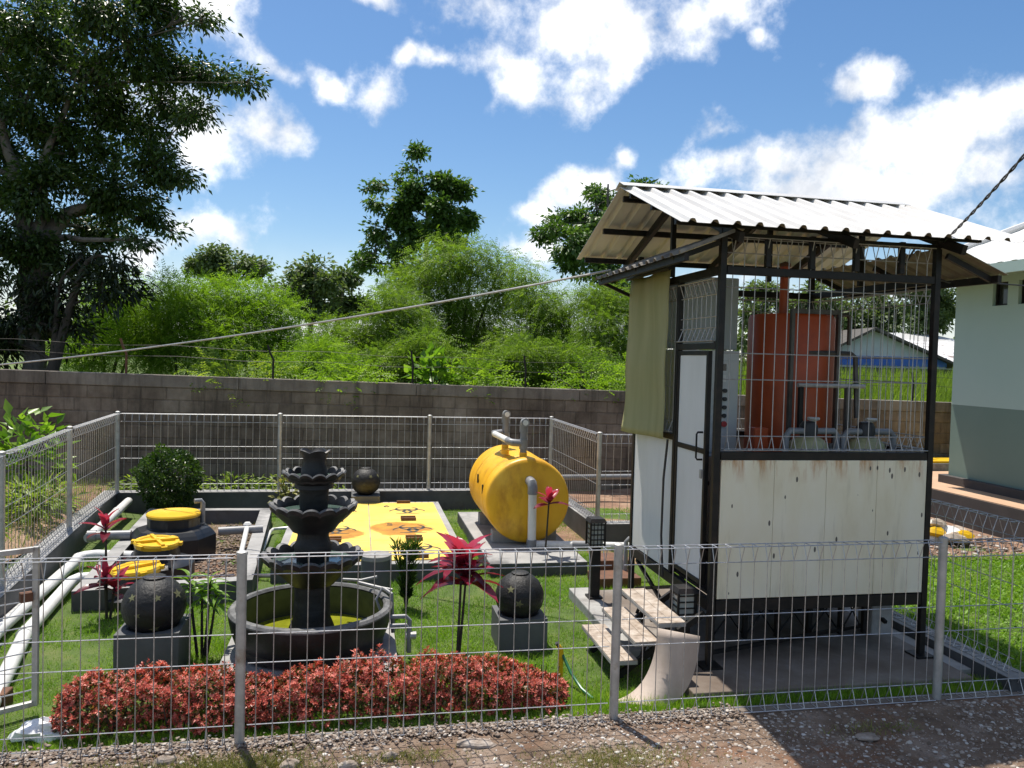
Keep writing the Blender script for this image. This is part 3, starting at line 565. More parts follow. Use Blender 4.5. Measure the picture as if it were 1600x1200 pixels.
# ------------------------------------------------------------------ the shed
def corr(name,o,a,bv,nv,width,mat,parent,pitch=.17,h=.026,solid=.003,rows=2,under=False):
    """corrugated sheet: o origin, a vector up the ribs (full length), bv unit across, nv unit normal"""
    o=Vector(o); a=Vector(a); bv=Vector(bv); nv=Vector(nv); v=[]; xs_=[]
    k=0
    while k*pitch<width-1e-6:
        for f,hh in ((0,0),(.30,0),(.40,h),(.46,h*1.12),(.54,h*1.12),(.60,h),(.70,0)):
            x=(k+f)*pitch
            if x<=width: xs_.append((x,hh))
        k+=1
    xs_.append((width,0))
    b=B()
    for x,hh in xs_:
        for j in range(rows+1): b.v.append(tuple(o+bv*x+nv*hh+a*(j/rows)))
    m_=rows+1
    for i_ in range(len(xs_)-1):
        for j in range(rows): b.f.append((i_*m_+j,(i_+1)*m_+j,(i_+1)*m_+j+1,i_*m_+j+1))
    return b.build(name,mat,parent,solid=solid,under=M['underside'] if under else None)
def shed():
    t=thing('equipment_shed','raised black steel shed with cream panels, wire screens and white corrugated roof','shed',(3.6,6.45,0))
    xl,xr,yf,yb=2.68,4.52,5.57,7.35
    for x,y,z1 in ((xl,yf,3.42),(xr,yf,3.42),(xl,yb,3.42),(xr,yb,3.42),(xl,6.345,3.10)):
        z0=0 if y!=6.345 else .60
        p=B().box(x-.025,x+.025,y-.025,y+.025,z0,z1).build('post',M['black'],t,bevel=.004)
        if z0==0: B().box(x-.08,x+.08,y-.08,y+.08,.075,.09).build('base_plate',M['black'],p)
    def beam(p,q,w,h,name='beam'): return B().bar(p,q,w,h).build(name,M['black'],t,bevel=.003)
    e=.031
    for z,h in ((.545,.09),(1.70,.06),(3.11,.06)):
        beam((xl+e,yf,z),(xr-e,yf,z),.05,h); beam((xr,yf+e,z),(xr,yb-e,z),.05,h); beam((xl+e,yb,z),(xr-e,yb,z),.05,h)
        if z!=1.70: beam((xl,yf+e,z),(xl,yb-e,z),.05,h)
    beam((xl,6.376,1.76),(xl,yb-e,1.76),.04,.05); beam((xl,yf+e,2.535),(xl,6.314,2.535),.05,.05)
    # floor plate
    B().box(xl+.03,xr-.03,yf+.03,yb-.03,.592,.612).build('floor_plate',M['black'],t)
    # cream panels on the front
    w=(xr-xl-.066)/4
    for k in range(4):
        x=xl+.033+k*w; B().box(x+.0015,x+w-.0015,yf-.028,yf-.012,.602,1.668).build('front_panel',M['cream'],t,bevel=.002)
    B().box(xl-.014,xl-.002,6.38,yb-.033,.60,1.733).build('side_panel',M['whitepanel'],t,bevel=.002)
    for a,c in ((5.62,6.45),(6.455,7.31)): B().box(xr+.004,xr+.016,a,c,.60,1.668).build('side_panel',M['cream'],t)
    B().box(xl+.04,xr-.04,yb+.004,yb+.016,.6,1.668).build('rear_panel',M['cream'],t)
    # door, left side, standing a little open
    dt=B(); y0,y1,z0,z1=5.715,6.308,.66,2.50; xx=xl-.005; q=.035
    dt.box(xx-.018,xx+.018,y0,y0+q,z0,z1); dt.box(xx-.018,xx+.018,y1-q,y1,z0,z1); dt.box(xx-.018,xx+.018,y0+q,y1-q,z1-q,z1); dt.box(xx-.018,xx+.018,y0+q,y1-q,z0,z0+q); dt.box(xx-.018,xx+.018,y0+q,y1-q,1.69,1.73)
    d=dt.build('door',M['black'],t,bevel=.003)
    B().box(xx-.008,xx+.004,y0+q,y1-q,1.732,z1-q-.002).build('door_panel',M['whitepanel'],d); B().box(xx-.008,xx+.004,y0+q,y1-q,z0+q+.002,1.688).build('door_panel',M['whitepanel'],d)
    B().tube([(xx-.018,y0+.05,1.86),(xx-.06,y0+.05,1.86),(xx-.07,y0+.05,1.845),(xx-.07,y0+.05,1.66),(xx-.06,y0+.05,1.645),(xx-.018,y0+.05,1.645)],.008,8).build('handle',M['black'],d,smooth=True)
    B().box(xx-.045,xx-.02,y0+.01,y0+.04,1.50,1.57).build('padlock',M['galvpost'],d,bevel=.004)
    # wire screens
    def screen(p,q_,z0,z1,rails): mesh_panel_b(p,q_,z0,z1-z0,.092,rails,.0039,.04).build('wire_screen',M['wire'],t)
    screen((xl+.04,yf),(xr-.04,yf),1.735,3.36,(.55,.75,1.25))
    screen((xr,yf+.04),(xr,yb-.04),1.735,3.05,(.55,.75))
    screen((xl+.04,yb),(xr-.04,yb),1.735,3.05,(.55,.75))
    screen((xl,yf+.04),(xl,6.31),2.565,3.05,(.2,))
    screen((xl,6.38),(xl,yb-.04),1.79,3.05,(.4,.8))
    # under frame: legs, cross braces
    for y in (6.1,6.75):
        for k,x in enumerate((2.95,3.25,3.55,3.85,4.15,4.38)):
            beam((x,y,.08),(x,y,.50),.04,.04,'leg')
        beam((2.9,y,.485),(4.45,y,.485),.04,.04,'joist')
    xs_=(2.95,3.25,3.55,3.85,4.15,4.38)
    for a,c in zip(xs_[:-1],xs_[1:]):
        B().cyl((a+.02,6.1,.12),(c-.02,6.1,.46),.007,n=6).build('brace',M['black'],t); B().cyl((a+.02,6.112,.46),(c-.02,6.112,.12),.007,n=6).build('brace',M['black'],t)
    beam((xl+.03,yf+.05,.16),(xr-.03,yf+.6,.13),.03,.03,'brace'); beam((xr,6.0,.20),(xr,7.1,.48),.03,.03,'brace'); beam((xr,6.0,.48),(xr,7.1,.20),.03,.03,'brace'); beam((xl,6.3,.2),(xl,7.2,.48),.03,.03,'brace'); beam((xl,6.3,.48),(xl,7.2,.2),.03,.03,'brace')
    # roof: gable with ridge along X
    X0,X1,ye,yr,yk,ze,zr,zk=2.18,5.12,5.2,6.55,7.9,3.385,3.90,3.44
    rf=B(); 
    rf.add([(X0-.01,yr-.12,zr-.005),(X0-.01,yr,zr+.045),(X0-.01,yr+.12,zr-.005),(X1-.2,yr-.12,zr-.005),(X1-.2,yr,zr+.045),(X1-.2,yr+.12,zr-.005)],[(0,1,4,3),(1,2,5,4)])
    ridge=rf.build('roof',M['shedroof'],t,solid=.004)
    nf=Vector((0,-(zr-ze),(yr-ye))).normalized(); nb=Vector((0,(zr-zk),(yk-yr))).normalized()
    ns=3; ww=.17*6
    x=X0
    while x<X1-.05:
        wd=min(ww-.0,X1-x)
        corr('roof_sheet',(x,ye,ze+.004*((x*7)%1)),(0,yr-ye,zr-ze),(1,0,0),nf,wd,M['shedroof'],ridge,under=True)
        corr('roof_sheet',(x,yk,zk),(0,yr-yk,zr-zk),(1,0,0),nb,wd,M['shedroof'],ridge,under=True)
        x+=ww
    for y,z in ((5.45,3.435),(5.95,3.63),(6.46,3.82),(6.64,3.82),(7.2,3.625),(7.8,3.425)):
        B().bar((X0+.06,y,z),(4.80,y,z),.04,.05).build('purlin',M['black'],ridge)
    for xx in (xl,3.6,xr):
        B().bar((xx,5.28,3.315),(xx,6.52,3.79),.04,.07,up=(0,-.36,.93)).build('rafter',M['black'],ridge); B().bar((xx,7.82,3.37),(xx,6.58,3.79),.04,.07,up=(0,.36,.93)).build('rafter',M['black'],ridge)
        B().bar((xx,6.55,3.15),(xx,6.55,3.76),.04,.04).build('king_post',M['black'],ridge)
    for xx in (3.05,3.42,3.8,4.2): B().bar((xx,yf+.002,3.15),(xx,yf+.002,3.40),.04,.04).build('strut',M['black'],ridge)
    B().bar((xl+.03,yf,3.375),(xr-.03,yf,3.375),.04,.035).build('top_beam',M['black'],ridge)
    # side awnings
    aw=B().bar((2.30,5.36,3.165),(2.30,7.44,3.165),.035,.05).build('left_awning',M['black'],t)
    n_=Vector((-.175,0,.42)).normalized()
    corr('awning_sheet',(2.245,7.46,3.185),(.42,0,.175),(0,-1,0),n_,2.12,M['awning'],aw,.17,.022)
    for y in (5.57,6.4,7.35): B().bar((2.28,y,3.17),(xl-.03,y,3.315),.03,.04).build('bracket',M['black'],aw)
    B().bar((2.30,7.38,3.16),(xl-.03,7.38,3.02),.03,.03).build('bracket',M['black'],aw)
    aw=B().bar((4.97,5.42,3.13),(4.97,7.45,3.15),.035,.06).build('right_awning',M['black'],t)
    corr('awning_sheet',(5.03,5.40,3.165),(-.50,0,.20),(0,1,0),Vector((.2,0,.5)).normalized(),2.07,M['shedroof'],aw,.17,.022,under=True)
    for y in (5.5,6.4,7.3): B().bar((4.98,y,3.12),(xr+.03,y,3.30),.03,.045).build('bracket',M['black'],aw)
    # loose wiring under the right eave
    B().tube([(4.35,5.60,3.38),(4.30,5.7,3.2),(4.36,5.75,3.1),(4.5,5.8,3.12),(4.7,5.8,3.16),(4.8,5.75,3.12)],.008,6).build('wiring',M['darkplastic'],t)
    B().tube([(2.61,6.36,1.74),(2.6,6.40,1.4),(2.6,6.41,.9),(2.62,6.40,.55)],.010,6).build('wiring',M['darkplastic'],t)
M['wire']=surf('screen_wire',[(.34,.335,.33),(.46,.455,.45)],20,.5,.4,bmp=0)
shed()
# blind
def blind():
    b=B(); nu,nv=14,24; y0,y1=6.42,7.36
    for j in range(nv+1):
        t=j/nv; z=3.20-t*1.46
        for i_ in range(nu+1):
            s=i_/nu; y=y0+(y1-y0)*s+ (.05*s*t**4) - .02*t
            x=2.615-.03*math.sin(s*7+t*2)-.02*math.sin(math.pi*t*.9)*s-.05*t**5*s-.02*math.sin(t*14)*.3
            b.v.append((x,y,z-.10*t*s*(1-.3*s)+.05*s*t))
    for j in range(nv):
        for i_ in range(nu): k=j*(nu+1)+i_; b.f.append((k,k+1,k+nu+2,k+nu+1))
    o=b.build('roll_blind',M['tarp'],smooth=True,solid=.003); tag(o,'faded yellow-green plastic blind hanging beside the shed door','blind')
    B().tube([(2.59,6.38,3.21),(2.59,7.46,3.21)],.018,8).build('top_rod',M['black'],o)
blind()
# contents of the shed
def boiler():
    t=thing('orange_boiler','tall orange cylindrical boiler inside the shed','boiler',(3.94,6.72,.61)); c=(3.94,6.72,0)
    B().lathe([(.001,.70),(.37,.70),(.385,.73),(.385,2.83),(.37,2.865),(.001,2.88)],c,40).build('shell',M['orange'],t,smooth=True)
    for k in range(4):
        a=.8+k*1.57; B().cyl((c[0]+.3*math.cos(a),c[1]+.3*math.sin(a),.612),(c[0]+.3*math.cos(a),c[1]+.3*math.sin(a),.70),.03,n=8).build('foot',M['black'],t)
    B().cyl((3.80,6.62,2.87),(3.80,6.62,3.30),.042,n=16).build('flue',M['orange'],t,smooth=True); B().lathe([(.05,0),(.05,.03),(.001,.05)],(3.80,6.62,3.30),16).build('flue_cap',M['rust'],t)
    b=B(); b.box(3.69,3.72,6.28,6.32,.75,2.9); b.box(4.15,4.18,6.30,6.34,.75,2.9); b.box(3.72,4.15,6.29,6.32,2.86,2.9); b.build('cradle_frame',M['darksteel'],t)
    B().tube([(3.9,6.35,2.52),(4.3,6.32,2.52),(4.33,6.30,2.49),(4.33,6.25,1.95)],.022,8).build('pipe',M['darksteel'],t,smooth=True)
    B().tube([(3.75,6.2,2.22),(3.75,6.2,1.85)],.025,8).build('pipe',M['black'],t)
    B().tube([(3.72,6.2,2.235),(4.36,6.2,2.235)],.02,8).build('pipe',M['galvpost'],t,smooth=True); B().tube([(4.2,6.45,2.87),(4.34,6.45,2.87),(4.36,6.45,2.84),(4.36,6.45,2.6)],.018,8).build('pipe',M['darksteel'],t,smooth=True)
    B().tube([(4.20,6.2,2.22),(4.20,6.2,1.8)],.03,8).build('pipe',M['darksteel'],t,smooth=True)
M['darksteel']=surf('dull_grey_steel',[(.07,.065,.06),(.13,.12,.11)],9,.5,.5,bmp=0)
boiler()
def cabinet():
    t=thing('control_cabinet','tall grey electrical control cabinet with push buttons inside the shed','cabinet',(3.1,6.7,.61))
    x0,x1,y0,y1=2.79,3.37,6.6,6.95
    B().box(x0,x1,y0,y1,1.56,2.52).build('body',M['cabinet'],t,bevel=.006)
    B().box(x0+.02,x1-.02,y0-.012,y0-.002,1.60,2.43).build('front_door',M['cabinet'],t,bevel=.003)
    B().box(x0,x1,y0+.05,y1-.05,2.53,3.18).build('upper_housing',M['milky'],t,bevel=.01)
    b=B(); 
    for x,y in ((x0+.02,y0+.02),(x1-.02,y0+.02),(x0+.02,y1-.02),(x1-.02,y1-.02)): B().box(x-.018,x+.018,y-.018,y+.018,.612,1.56).build('leg',M['black'],t)
    for r_ in range(5):
        for c_ in range(2):
            x=3.15+.08*c_; z=2.16-.075*r_; big=(r_==4 and c_==1)
            B().cyl((x,y0-.012,z),(x,y0-.035,z),.026 if big else .019,n=12).build('push_button',M['red'] if big else M['darkplastic'],t,smooth=True)
    B().box(3.17,3.24,y0-.016,y0-.012,2.34,2.40).build('meter',M['glass'],t); B().box(3.17,3.24,y0-.016,y0-.012,2.24,2.30).build('meter',M['pvc'],t); B().box(3.14,3.19,y0+.03,y0+.05,2.55,2.60).build('breaker',M['darkplastic'],t)
cabinet()
def vessel(x,y,lab):
    t=thing('filter_vessel',lab,'filter vessel',(x,y,.61),'filter vessels in the shed')
    B().lathe([(.001,.612),(.12,.612),(.165,.66),(.165,1.68),(.15,1.76),(.11,1.80),(.07,1.815),(.001,1.82)],(x,y,0),28).build('shell',M['pumpgreen'],t,smooth=True)
    B().lathe([(.07,1.815),(.075,1.90),(.05,1.94),(.001,1.945)],(x,y,0),20).build('valve_head',M['darkplastic'],t,smooth=True)
    B().tube([(x,y,1.93),(x+.05,y-.06,1.965),(x-.06,y-.09,1.97)],.014,8).build('lever',M['galvpost'],t)
    B().tube([(x+.06,y-.02,1.86),(x+.22,y-.02,1.86),(x+.25,y-.02,1.83),(x+.25,y-.02,1.5)],.028,10).build('outlet_pipe',M['pvcgrey'],t,smooth=True)
    B().tube([(x-.06,y-.02,1.86),(x-.18,y-.02,1.86),(x-.215,y-.02,1.82),(x-.215,y-.02,1.4)],.028,10).build('inlet_pipe',M['pvcgrey'],t,smooth=True)
vessel(3.70,5.98,'olive filter vessel in front of the orange boiler'); vessel(4.22,5.96,'olive filter vessel nearest the right front shed post')
o=B().lathe([(.001,0),(.13,0),(.15,.03),(.15,.75),(.11,.81),(.03,.83),(.03,.87),(.001,.87)],(3.95,6.02,.612),20).build('water_pump',M['red'],smooth=True); tag(o,'small red pressure tank between the two olive filter vessels','pressure tank'); B().cyl((3.95,6.02,1.48),(3.95,6.02,1.75),.03,n=10).build('pipe',M['pvcgrey'],o)
o=B().box(3.33,3.46,6.2,6.33,.612,1.86).build('orange_gas_cabinet',M['orange'],bevel=.01); tag(o,'narrow orange box standing beside the control cabinet','box'); B().box(3.335,3.455,6.195,6.199,1.0,1.8).build('front_cover',M['orange'],o)
# ------------------------------------------------------------------ slab, steps, board, lamps
o=B().box(2.36,4.62,5.12,7.6,-.1,.075).build('shed_slab',M['slab'],bevel=.01); tag(o,'brown stained concrete slab under the raised shed','slab')
o=B().box(2.12,2.34,5.9,7.62,-.1,.10).build('step_slab',M['conc'],bevel=.01); tag(o,'pale concrete strip behind the shed steps','slab')
o=B().box(4.63,4.77,5.3,7.6,-.1,.06).build('edge_slab',M['conc'],bevel=.008); tag(o,'narrow pale concrete strip right of the shed slab','slab')
def steps():
    t=thing('entry_steps','tiled open steps on steel brackets leading to the shed door','steps',(2.1,5.8,0))
    TR=[(1.86,2.06,5.45,6.25,.20),(2.01,2.21,5.38,6.19,.36),(2.18,2.39,5.36,6.22,.50)]
    for x0,x1,y0,y1,z in TR:
        tr=B().box(x0,x1,y0,y1,z-.035,z-.008).build('tread',M['conc'],t,bevel=.002)
        nx,ny=2,6
        for a in range(nx):
            for c in range(ny):
                w=(x1-x0)/nx; h=(y1-y0)/ny
                B().box(x0+a*w+.0015,x0+(a+1)*w-.0015,y0+c*h+.0015,y0+(c+1)*h-.0015,z-.008,z).build('tile',M['tile'],tr)
    for y in (5.55,6.12):
        st=B().bar((1.9,y,.02),(2.62,y,.50),.03,.045); st.build('stringer',M['black'],t)
        for x0,x1,y0,y1,z in TR:
            B().bar((x0+.02,y+.03,z-.05),(x1-.01,y+.03,z-.05),.025,.025).build('bracket',M['black'],t)
            B().bar((x1-.03,y+.03,z-.06),(x0+.12,y+.03,max(z-.19,.02)),.02,.02).build('bracket',M['black'],t)
        B().bar((2.34,y,.02),(2.34,y,.44),.03,.03).build('leg',M['black'],t)
steps()
def board():
    b=B(); n=16; TL,TRr,BL,BR=Vector((2.13,5.26,.50)),Vector((2.39,5.12,.48)),Vector((1.77,5.19,.014)),Vector((2.10,5.06,.014))
    for i_ in range(n+1):
        t=i_/n
        for a,c in ((TL,BL),(TRr,BR)):
            ctl=Vector((a.x*.92+c.x*.08,a.y*.5+c.y*.5,.05))
            p=a*(1-t)**2+ctl*2*t*(1-t)+c*t*t; b.v.append(tuple(p))
    for i_ in range(n): k=2*i_; b.f.append((k,k+1,k+3,k+2))
    o=b.build('curved_board',M['ply'],smooth=True,solid=.014); tag(o,'bent sheet of light plywood leaning at the foot of the shed steps','board')
board()
def bollard(x,y,z0,h,lab,grid=True):
    t=thing('bollard_lamp',lab,'lamp',(x,y,z0),'bollard lamps by the steps')
    B().box(x-.07,x+.07,y-.07,y+.07,z0,z0+.02).build('foot',M['black'],t,bevel=.003)
    B().box(x-.045,x+.045,y-.045,y+.045,z0+.02,z0+h-.27).build('column',M['black'],t,bevel=.004)
    B().box(x-.06,x+.06,y-.06,y+.06,z0+h-.265,z0+h-.04).build('lamp_glass',M['lampglass'],t)
    b=B(); r=.072
    for sx in (-1,1):
        for sy in (-1,1): b.box(x+sx*r-.008,x+sx*r+.008,y+sy*r-.008,y+sy*r+.008,z0+h-.27,z0+h-.035)
    for k in range(5):
        z=z0+h-.255+k*.048
        for s in (-1,1): b.box(x-r,x+r,y+s*(r-.006)-.004,y+s*(r-.006)+.004,z,z+.01); b.box(x+s*(r-.006)-.004,x+s*(r-.006)+.004,y-r,y+r,z,z+.01)
    if grid:
        for k in range(1,4):
            q=-r+2*r*k/4
            for s in (-1,1): b.box(x+q-.003,x+q+.003,y+s*(r-.006)-.005,y+s*(r-.006)+.005,z0+h-.265,z0+h-.04)
    b.build('lamp_cage',M['black'],t)
    b=B(); q=.088; b.add([(x-q,y-q,z0+h-.035),(x+q,y-q,z0+h-.035),(x+q,y+q,z0+h-.035),(x-q,y+q,z0+h-.035),(x-q*.75,y-q*.75,z0+h),(x+q*.75,y-q*.75,z0+h),(x+q*.75,y+q*.75,z0+h),(x-q*.75,y+q*.75,z0+h)],[(3,2,1,0),(4,5,6,7),(0,1,5,4),(1,2,6,5),(2,3,7,6),(3,0,4,7)]); b.build('cap',M['black'],t)
bollard(2.28,7.28,.10,.78,'black bollard lamp standing on the concrete strip behind the shed steps')
bollard(2.53,5.74,.075,.575,'short black bollard lamp at the front corner post of the shed',False)
# ------------------------------------------------------------------ fountain
def fountain():
    c=(-.33,6.32,0); t=thing('garden_fountain','three tiered charcoal garden fountain with scalloped bowls and round basin','fountain',c)
    sl=B().box(-.97,.33,5.70,6.95,-.1,.10).build('base_slab',M['kerbdark'],t,bevel=.01); B().box(-.965,.325,5.705,6.945,.1,.105).build('slab_top',M['kerb'],sl)
    pl=B().lathe([(.001,.10),(.50,.10),(.52,.12),(.545,.17),(.575,.19),(.60,.26),(.622,.36),(.625,.405),(.61,.425),(.575,.428),(.56,.41),(.56,.13),(.001,.13)],c,64).build('basin',M['charcoal'],t,smooth=True)
    B().lathe([(.559,.135),(.559,.40)],c,64).build('basin_lining',M['algae'],pl,smooth=True)
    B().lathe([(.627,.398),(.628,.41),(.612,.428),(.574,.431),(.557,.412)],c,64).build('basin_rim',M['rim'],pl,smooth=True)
    B().lathe([(.556,.175),(.001,.175)],c,64).build('basin_water',M['poolwater'],t)
    def col(prof): B().lathe(prof,c,32).build('column',M['stone'],t,smooth=True)
    col([(.001,.20),(.19,.20),(.17,.26),(.145,.32),(.135,.5),(.14,.60)]); col([(.128,.64),(.125,.80),(.14,.84),(.145,.90),(.13,.93),(.12,.97),(.125,1.04)]); col([(.11,1.06),(.105,1.18),(.115,1.24),(.11,1.30),(.12,1.36)])
    def bowl(R_,zr,zb,rc,n,wl):
        d=zr-zb
        prof=[(rc,zb),(rc+.04,zb+.01),(R_*.62,zb+d*.30),(R_*.84,zb+d*.58),(R_*.95,zb+d*.76),(R_,zb+d*.80),(R_*1.02,zr-.01),(R_*.99,zr),(R_*.91,zr-.005),(R_*.87,zr-.03),(R_*.84,zr-.07),(R_*.5,zb+d*.42),(rc-.02,zb+d*.36)]
        wt=[0,0,0,.15,.4,.9,1,1,1,.7,.3,0,0]
        def fn(i_,r,z,w):
            s=abs(math.cos(n*w/2)); s=s**.8
            return r*(1+.055*wt[i_]*(s-.5)),z+.028*wt[i_]*(s-.55)
        o=B().lathe(prof,c,n*8,fn).build('bowl',M['charcoal'],t,smooth=True)
        B().lathe([(R_*.86,wl),(rc-.03,wl)],c,48).build('bowl_water',M['water'],o)
        def fr(i_,r,z,w): s=abs(math.cos(n*w/2))**.8; return r*(1+.055*(s-.5)),z+.028*(s-.55)
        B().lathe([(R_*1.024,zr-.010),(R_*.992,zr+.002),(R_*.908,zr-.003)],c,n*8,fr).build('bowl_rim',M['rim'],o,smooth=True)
    bowl(.375,.835,.585,.13,16,.775); bowl(.325,1.225,1.0,.12,16,1.165); bowl(.235,1.475,1.34,.11,14,1.435)
    def fv(i_,r,z,w): 
        s=abs(math.cos(5*w/2)); q=(0,0,.2,.6,1,1,.5,0)[i_]; return r*(1+.14*q*(s-.4)),z+.022*q*(s-.4)
    B().lathe([(.105,1.44),(.10,1.50),(.085,1.545),(.09,1.59),(.115,1.635),(.10,1.638),(.075,1.60),(.001,1.56)],c,60,fv).build('top_vase',M['charcoal'],t,smooth=True)
    pts=[(.02,6.55,.52),(.12,6.52,.50),(.24,6.44,.49),(.29,6.38,.47),(.30,6.36,.30),(.31,6.36,.16)]
    B().tube(pts,.017,8).build('water_pipe',M['pvcgrey'],t,smooth=True)
    B().tube([(-.10,6.72,.50),(.05,6.66,.505),(.18,6.70,.52)],.014,8).build('water_pipe',M['pvcgrey'],t,smooth=True)
    B().tube([(.26,6.2,.34),(.40,6.2,.34),(.43,6.2,.31),(.43,6.2,.05)],.018,8).build('drain_pipe',M['pvcgrey'],t,smooth=True); B().tube([(.27,6.14,.29),(.40,6.14,.29),(.42,6.14,.26),(.42,6.14,.08)],.016,8).build('drain_pipe',M['pvcgrey'],t,smooth=True)
    B().tube([(.22,6.36,.30),(.17,6.40,.42),(.22,6.45,.50),(.30,6.42,.49)],.012,8).build('hose',M['pvcgrey'],t,smooth=True)
    B().cyl((.40,6.16,.20),(.48,6.16,.20),.03,n=10).build('valve',M['galvpost'],t)
fountain()
# ------------------------------------------------------------------ round stone lamps in cradles
def star_pts(n=5):
    o=[]
    for k in range(10):
        a=math.pi/2+k*math.pi/5; r=1 if k%2==0 else .42; o.append((r*math.cos(a),r*math.sin(a)))
    return o
def ball(x,y,zc,rad,pw,ptop,z0,lab,labp):
    # pedestal with dished top
    b=B(); n=18; h=pw/2
    for j in range(n+1):
        for i_ in range(n+1):
            px=-h+pw*i_/n; py=-h+pw*j/n; d=math.hypot(px,py); rr=rad+.008
            z=ptop
            if d<rr: z=min(ptop,zc-math.sqrt(rr*rr-d*d))
            b.v.append((x+px,y+py,z))
    for j in range(n):
        for i_ in range(n): k=j*(n+1)+i_; b.f.append((k,k+1,k+n+2,k+n+1))
    # skirt
    per=[i_ for i_ in range(n+1)]+[j*(n+1)+n for j in range(1,n+1)]+[n*(n+1)+i_ for i_ in range(n-1,-1,-1)]+[j*(n+1) for j in range(n-1,0,-1)]
    k0=len(b.v)
    for p in per: b.v.append((b.v[p][0],b.v[p][1],z0))
    m_=len(per)
    for q in range(m_): b.f.append((per[q],k0+q,k0+(q+1)%m_,per[(q+1)%m_]))
    o=b.build('lamp_cradle',M['cradle']); tag(o,labp,'pedestal','pedestals of the ball lamps')
    t=thing('ball_lamp',lab,'lamp',(x,y,zc-rad),'round stone lamps in the garden')
    prof=[]; 
    for k in range(0,29):
        a=-math.pi/2+math.pi*k/30; prof.append((max(rad*math.cos(a),.001),rad*.97*math.sin(a)))
    prof+= [(rad*.30,rad*.945),(rad*.28,rad*.90),(.001,rad*.89)]
    def fn(i_,r,z,w): return r*(1+.006*math.sin(i_*2.4+.5*math.sin(3*w))+.004*math.sin(9*w+i_)),z
    B().lathe(prof,(x,y,zc),40,fn).build('shell',M['stone'],t,smooth=True)
    B().lathe([(rad*.36,rad*.925),(rad*.36,rad*.955),(rad*.30,rad*.985),(.001,rad*.99)],(x,y,zc),28).build('lid',M['stone'],t,smooth=True)
    rs=random.Random(int(x*100)+5)
    for el,azs in ((.5,(-2.2,-1.2,-.35)),(-.05,(-1.75,-.75,.1)),(-.6,(-1.2,))):
        for az in azs:
            az+=rs.uniform(-.12,.12); n_=Vector((math.cos(el)*math.cos(az),math.cos(el)*math.sin(az),math.sin(el))); u_=Vector((-math.sin(az),math.cos(az),0)); w_=n_.cross(u_)
            rot=rs.uniform(0,6.28); s=rad*rs.uniform(.11,.2); pts=[]; vv=[]
            for a_,c_ in star_pts():
                q=a_*math.cos(rot)-c_*math.sin(rot); r_=a_*math.sin(rot)+c_*math.cos(rot); p=(n_*rad*.985+u_*q*s+w_*r_*s); p=p.normalized()*rad*1.0; p.z*=.97
                vv.append(p)
            bb=B(); c0=Vector((x,y,zc)); cn=n_*rad; cn.z*=.97
            bb.v=[tuple(c0+p*1.012) for p in vv]+[tuple(c0+p*.93) for p in vv]+[tuple(c0+cn*.93)]
            # flat star patch; the black ones colour in the darkness of a hole
            bb.f=[(k,(k+1)%10,10+(k+1)%10,10+k) for k in range(10)]
            bb2=B(); bb2.v=[tuple(c0+p*1.011) for p in vv]+[tuple(c0+cn*1.011)]; bb2.f=[(k,(k+1)%10,10) for k in range(10)]
            bb2.build('star_cutout',M['star_inner'] if rs.random()<.55 else M['tankblack'],t)
M['cradle']=surf('grey_cradle_paint',[(.075,.078,.082),(.105,.108,.112)],4,.7,bmp=.15,bscale=60)
ball(-1.47,6.22,.49,.225,.44,.345,-.02,'round charcoal stone lamp with star cut-outs left of the fountain','grey cradle pedestal under the left stone lamp')
ball(1.36,6.42,.41,.205,.40,.27,-.02,'round charcoal stone lamp with star cut-outs near the shed steps','grey cradle pedestal under the stone lamp near the steps')
ball(.13,12.0,.49,.215,.42,.30,-.02,'round charcoal stone lamp by the back fence behind the fountain','grey cradle pedestal by the back fence')
